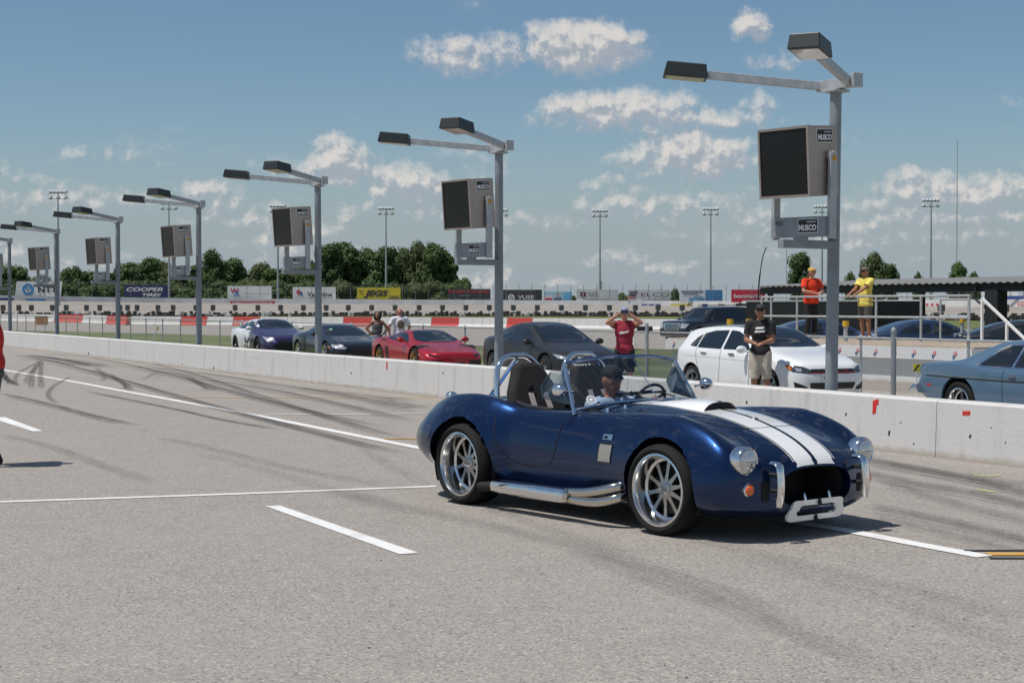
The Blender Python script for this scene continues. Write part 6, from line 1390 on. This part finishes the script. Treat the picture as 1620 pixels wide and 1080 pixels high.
    if hair:
        mb = MB(); rnd = random.Random(3)
        if hair[1] == 'curly':
            for q in range(90):
                d = Vector((rnd.gauss(0,1),rnd.gauss(.35,.8),rnd.gauss(.1,1))).normalized(); mb.ell(hp(d.x*.105,.03+d.y*.09,-.03+d.z*.14),(.035,.035,.035),nu=8,nv=6)
        else: mb.ell(hp(0,.012,.022),(.083,.096,.10),(0,0,head_turn))
        me = bake(mb, .012, 1); me.materials.append(hair[0]); link('hair', me, root)
    if cap:
        mb = MB(); mb.ell(hp(0,.0,.045),(.087,.103,.085),(0,0,head_turn)); me = bake(mb, .01, 1, [(hp(0,0,.03),(0,0,-1))]); me.materials.append(cap[0]); co = link('cap', me, root)
        mb = MB(); pts = []
        for q in range(9):
            a = math.pi*(q/8); pts.append(hp(math.cos(a)*.075,-.075-math.sin(a)*.085,.036+.012*math.sin(a)))
        mb.add([p_ for p_ in pts]+[p_+Vector((0,0,.008)) for p_ in pts], [tuple(range(9)), tuple(range(17,8,-1))]+[(q,q+1,10+q,9+q) for q in range(8)]+[(8,0,9,17)]); mb.build('brim', cap[1], co)
    if glasses:
        mb = MB()
        for s_ in (-1,1): mb.ell(hp(s_*.034,-.088,.012),(.031,.014,.020),(0,0,head_turn+s_*.25))
        mb.bar(hp(-.03,-.098,.018),hp(.03,-.098,.018),.008,.008)
        for s_ in (-1,1): mb.bar(hp(s_*.062,-.078,.018),hp(s_*.08,.01,.012),.006,.01)
        me = bake(mb, .006, 1); me.materials.append(M_glassdark); link('sunglasses', me, root)
    else:
        for s_ in (-1,1): mb = MB(); mb.ell(hp(s_*.033,-.086,.012),(.016,.008,.009),(0,0,head_turn)); mb.build('eye', mat('eye_dark',(.03,.02,.015),.3), root, True)
    return root, sh_o
def pos(px, D, z): return Vector(((px-810)/F*D, D, z))
M_denim = cloth('denim', (.16,.22,.3)); M_blackcloth = cloth('black_cloth', (.016,.016,.018)); M_khaki = cloth('khaki_cotton', (.47,.41,.34)); M_dkshort = cloth('dark_shorts', (.09,.085,.075))
M_whitecloth = cloth('white_cotton', (.75,.76,.8)); M_hairdark = mat('dark_hair', (.015,.011,.009), .6, bump=1, bscale=40); M_shoe = cloth('white_shoe', (.6,.6,.6))
person('woman in a grey sleeveless top standing hands on hips between two cars', pos(597,47.8,GZ), R(4), 1.64, mat('brown_skin',(.25,.115,.065),.5), cloth('grey_top',(.085,.095,.1)), M_denim,
  [('L',-.185,-.02,1.02),('L',.185,-.02,1.02)], ((-1,.25,.1),(1,.25,.1)), girth=.86, shirt_hem=1.06, sleeves=0, leg_hem=.12, glasses=False, hair=(M_hairdark,'curly'), shoes=M_shoe)
bm_, shirt_ = person('bald man in a white T-shirt turned away behind the red car', pos(632,48.6,GZ), R(205), 1.76, mat('pink_skin',(.5,.22,.16),.5), M_whitecloth, M_denim,
  [('L',-.28,-.10,.92),('L',.30,-.06,.92)], girth=1.12, shirt_hem=.84, sleeves=.7, leg_hem=.12, head_turn=R(75), shoes=M_shoe)
tr2 = bvh_of(shirt_.data)
patch('back_print', tr2, 'L', [(-.09,1.12),(.09,1.10),(.11,1.34),(0,1.40),(-.11,1.33)], mat('brown_print',(.22,.16,.12),.9,var=.5,vscale=18), bm_, off=.004, res=.03, rnd=.03)
mroot, msh = person('man in a maroon T-shirt holding up a phone with both hands', pos(988,31.0,GZ), R(-6), 1.80, M_skin, cloth('maroon_cotton',(.30,.022,.045)), M_blackcloth,
  [('L',-.115,-.31,1.62),('L',.12,-.31,1.62)], ((-1,-.1,-.6),(1,-.1,-.6)), girth=1.02, shirt_hem=.86, sleeves=.28, cap=(mat('blue_white_cap',(.25,.3,.42),.8),mat('red_brim',(.4,.1,.1),.8)), shoes=M_blackcloth)
tm = bvh_of(msh.data); patch('chest_print', tm, 'R', [(-.09,1.27),(-.05,1.29),(.0,1.28),(.09,1.31),(.08,1.27),(.02,1.25),(-.03,1.24),(-.09,1.235)], M_white, mroot, off=.005, res=.02)
ph = MB(); ph.box((0,0,0),(.15,.012,.075)); pho = ph.build('phone', mat('phone_black',(.02,.03,.06),.2,coat=.5), None, bevel=.006); pho.location = pos(988,31.0,GZ)+Vector((-.03,-.44,1.715)); pho.rotation_euler = (0,0,R(-6)); tag(pho, 'dark phone held up by the man in maroon', 'phone')
kroot, ksh = person('man in black T-shirt and khaki shorts leaning by the white hatchback', pos(1203,28.5,GZ), R(-14), 1.85, M_skin_t, M_blackcloth, M_khaki,
  [('L',-.09,-.26,1.10),('L',.06,-.26,1.09)], ((-.6,.7,-.4),(.6,.7,-.4)), girth=1.0, shirt_hem=.88, sleeves=.62, leg_hem=.47, cap=(mat('black_cap',(.03,.028,.027),.8),mat('black_cap',(.03,.028,.027),.8)), shoes=M_blackcloth)
tk = bvh_of(ksh.data)
for z, w_ in ((1.345,.085),(1.285,.10)): patch('chest_print', tk, 'R', [(-w_+.01,z-.018),(w_-.02,z-.008),(w_-.01,z+.025),(-w_+.02,z+.018)], M_white, kroot, off=.005, res=.02)
mb = MB(); 
person('man in orange T-shirt and yellow cap on the platform', pos(1283,39.7,DZ+.014), R(28), 1.79, M_skin, cloth('orange_cotton',(.75,.045,.012)), M_blackcloth,
  [('L',-.10,-.25,1.12),('L',.08,-.25,1.13)], ((-1,.3,-.5),(1,.3,-.5)), girth=1.16, shirt_hem=.86, sleeves=.66, leg_hem=.12, cap=(mat('yellow_cap',(.6,.38,.08),.8),mat('yellow_brim',(.5,.3,.05),.8)), hair=(mat('brown_hair',(.05,.03,.02),.7),'short'), head_turn=R(25), shoes=M_blackcloth)
yl = pos(1369,37.75,DZ+.014)
def on_rail(px): x = rail_s(px); q = W(x,RT,DZ+1.10); return ('W',q.x,q.y,q.z)
person('man in yellow T-shirt leaning an arm on the platform rail', yl, R(-62), 1.76, M_skin_t, cloth('yellow_cotton',(.70,.58,.12)), M_dkshort,
  [on_rail(1343),on_rail(1352)], ((.2,.5,-.8),(1,.2,-.6)), girth=1.16, shirt_hem=.80, sleeves=.7, leg_hem=.50, cap=(mat('camo_cap',(.14,.115,.08),.8,var=.6,vscale=30),mat('camo_cap',(.14,.115,.08),.8)), shoes=M_shoe)
person('person in red shirt cut off by the left edge', ground(-15,737)+Vector((0,0,0)), R(-75), 1.78, M_skin, cloth('red_cotton',(.55,.02,.015)), M_dkshort, [('L',-.16,-.34,1.0),('L',.16,-.34,1.0)], ((-.2,1,-.4),(.2,1,-.4)), girth=1.1, shirt_hem=.98, sleeves=.7, leg_hem=.5, cap=(M_black,M_black), shoes=M_blackcloth)
cl = Vector((-.62,.31)); ch_, sh_ = math.cos(CH_), math.sin(CH_)
dl = Vector((.976+cl.x*ch_-cl.y*sh_, 12.39+cl.x*sh_+cl.y*ch_, 0))
person('driver in pale blue shirt and dark cap behind the roadster windscreen', dl, CH_+R(90), 1.72, M_skin_t, cloth('pale_blue_cotton',(.36,.46,.62)), M_blackcloth, [('L',-.14,-.42,.86),('L',.14,-.42,.86)], ((-1,.1,-.5),(1,.1,-.5)), girth=1.05, shirt_hem=.86, sleeves=.6, leg_hem=.12, cap=(M_blackcloth,M_blackcloth), dz=-.61, seated=True)
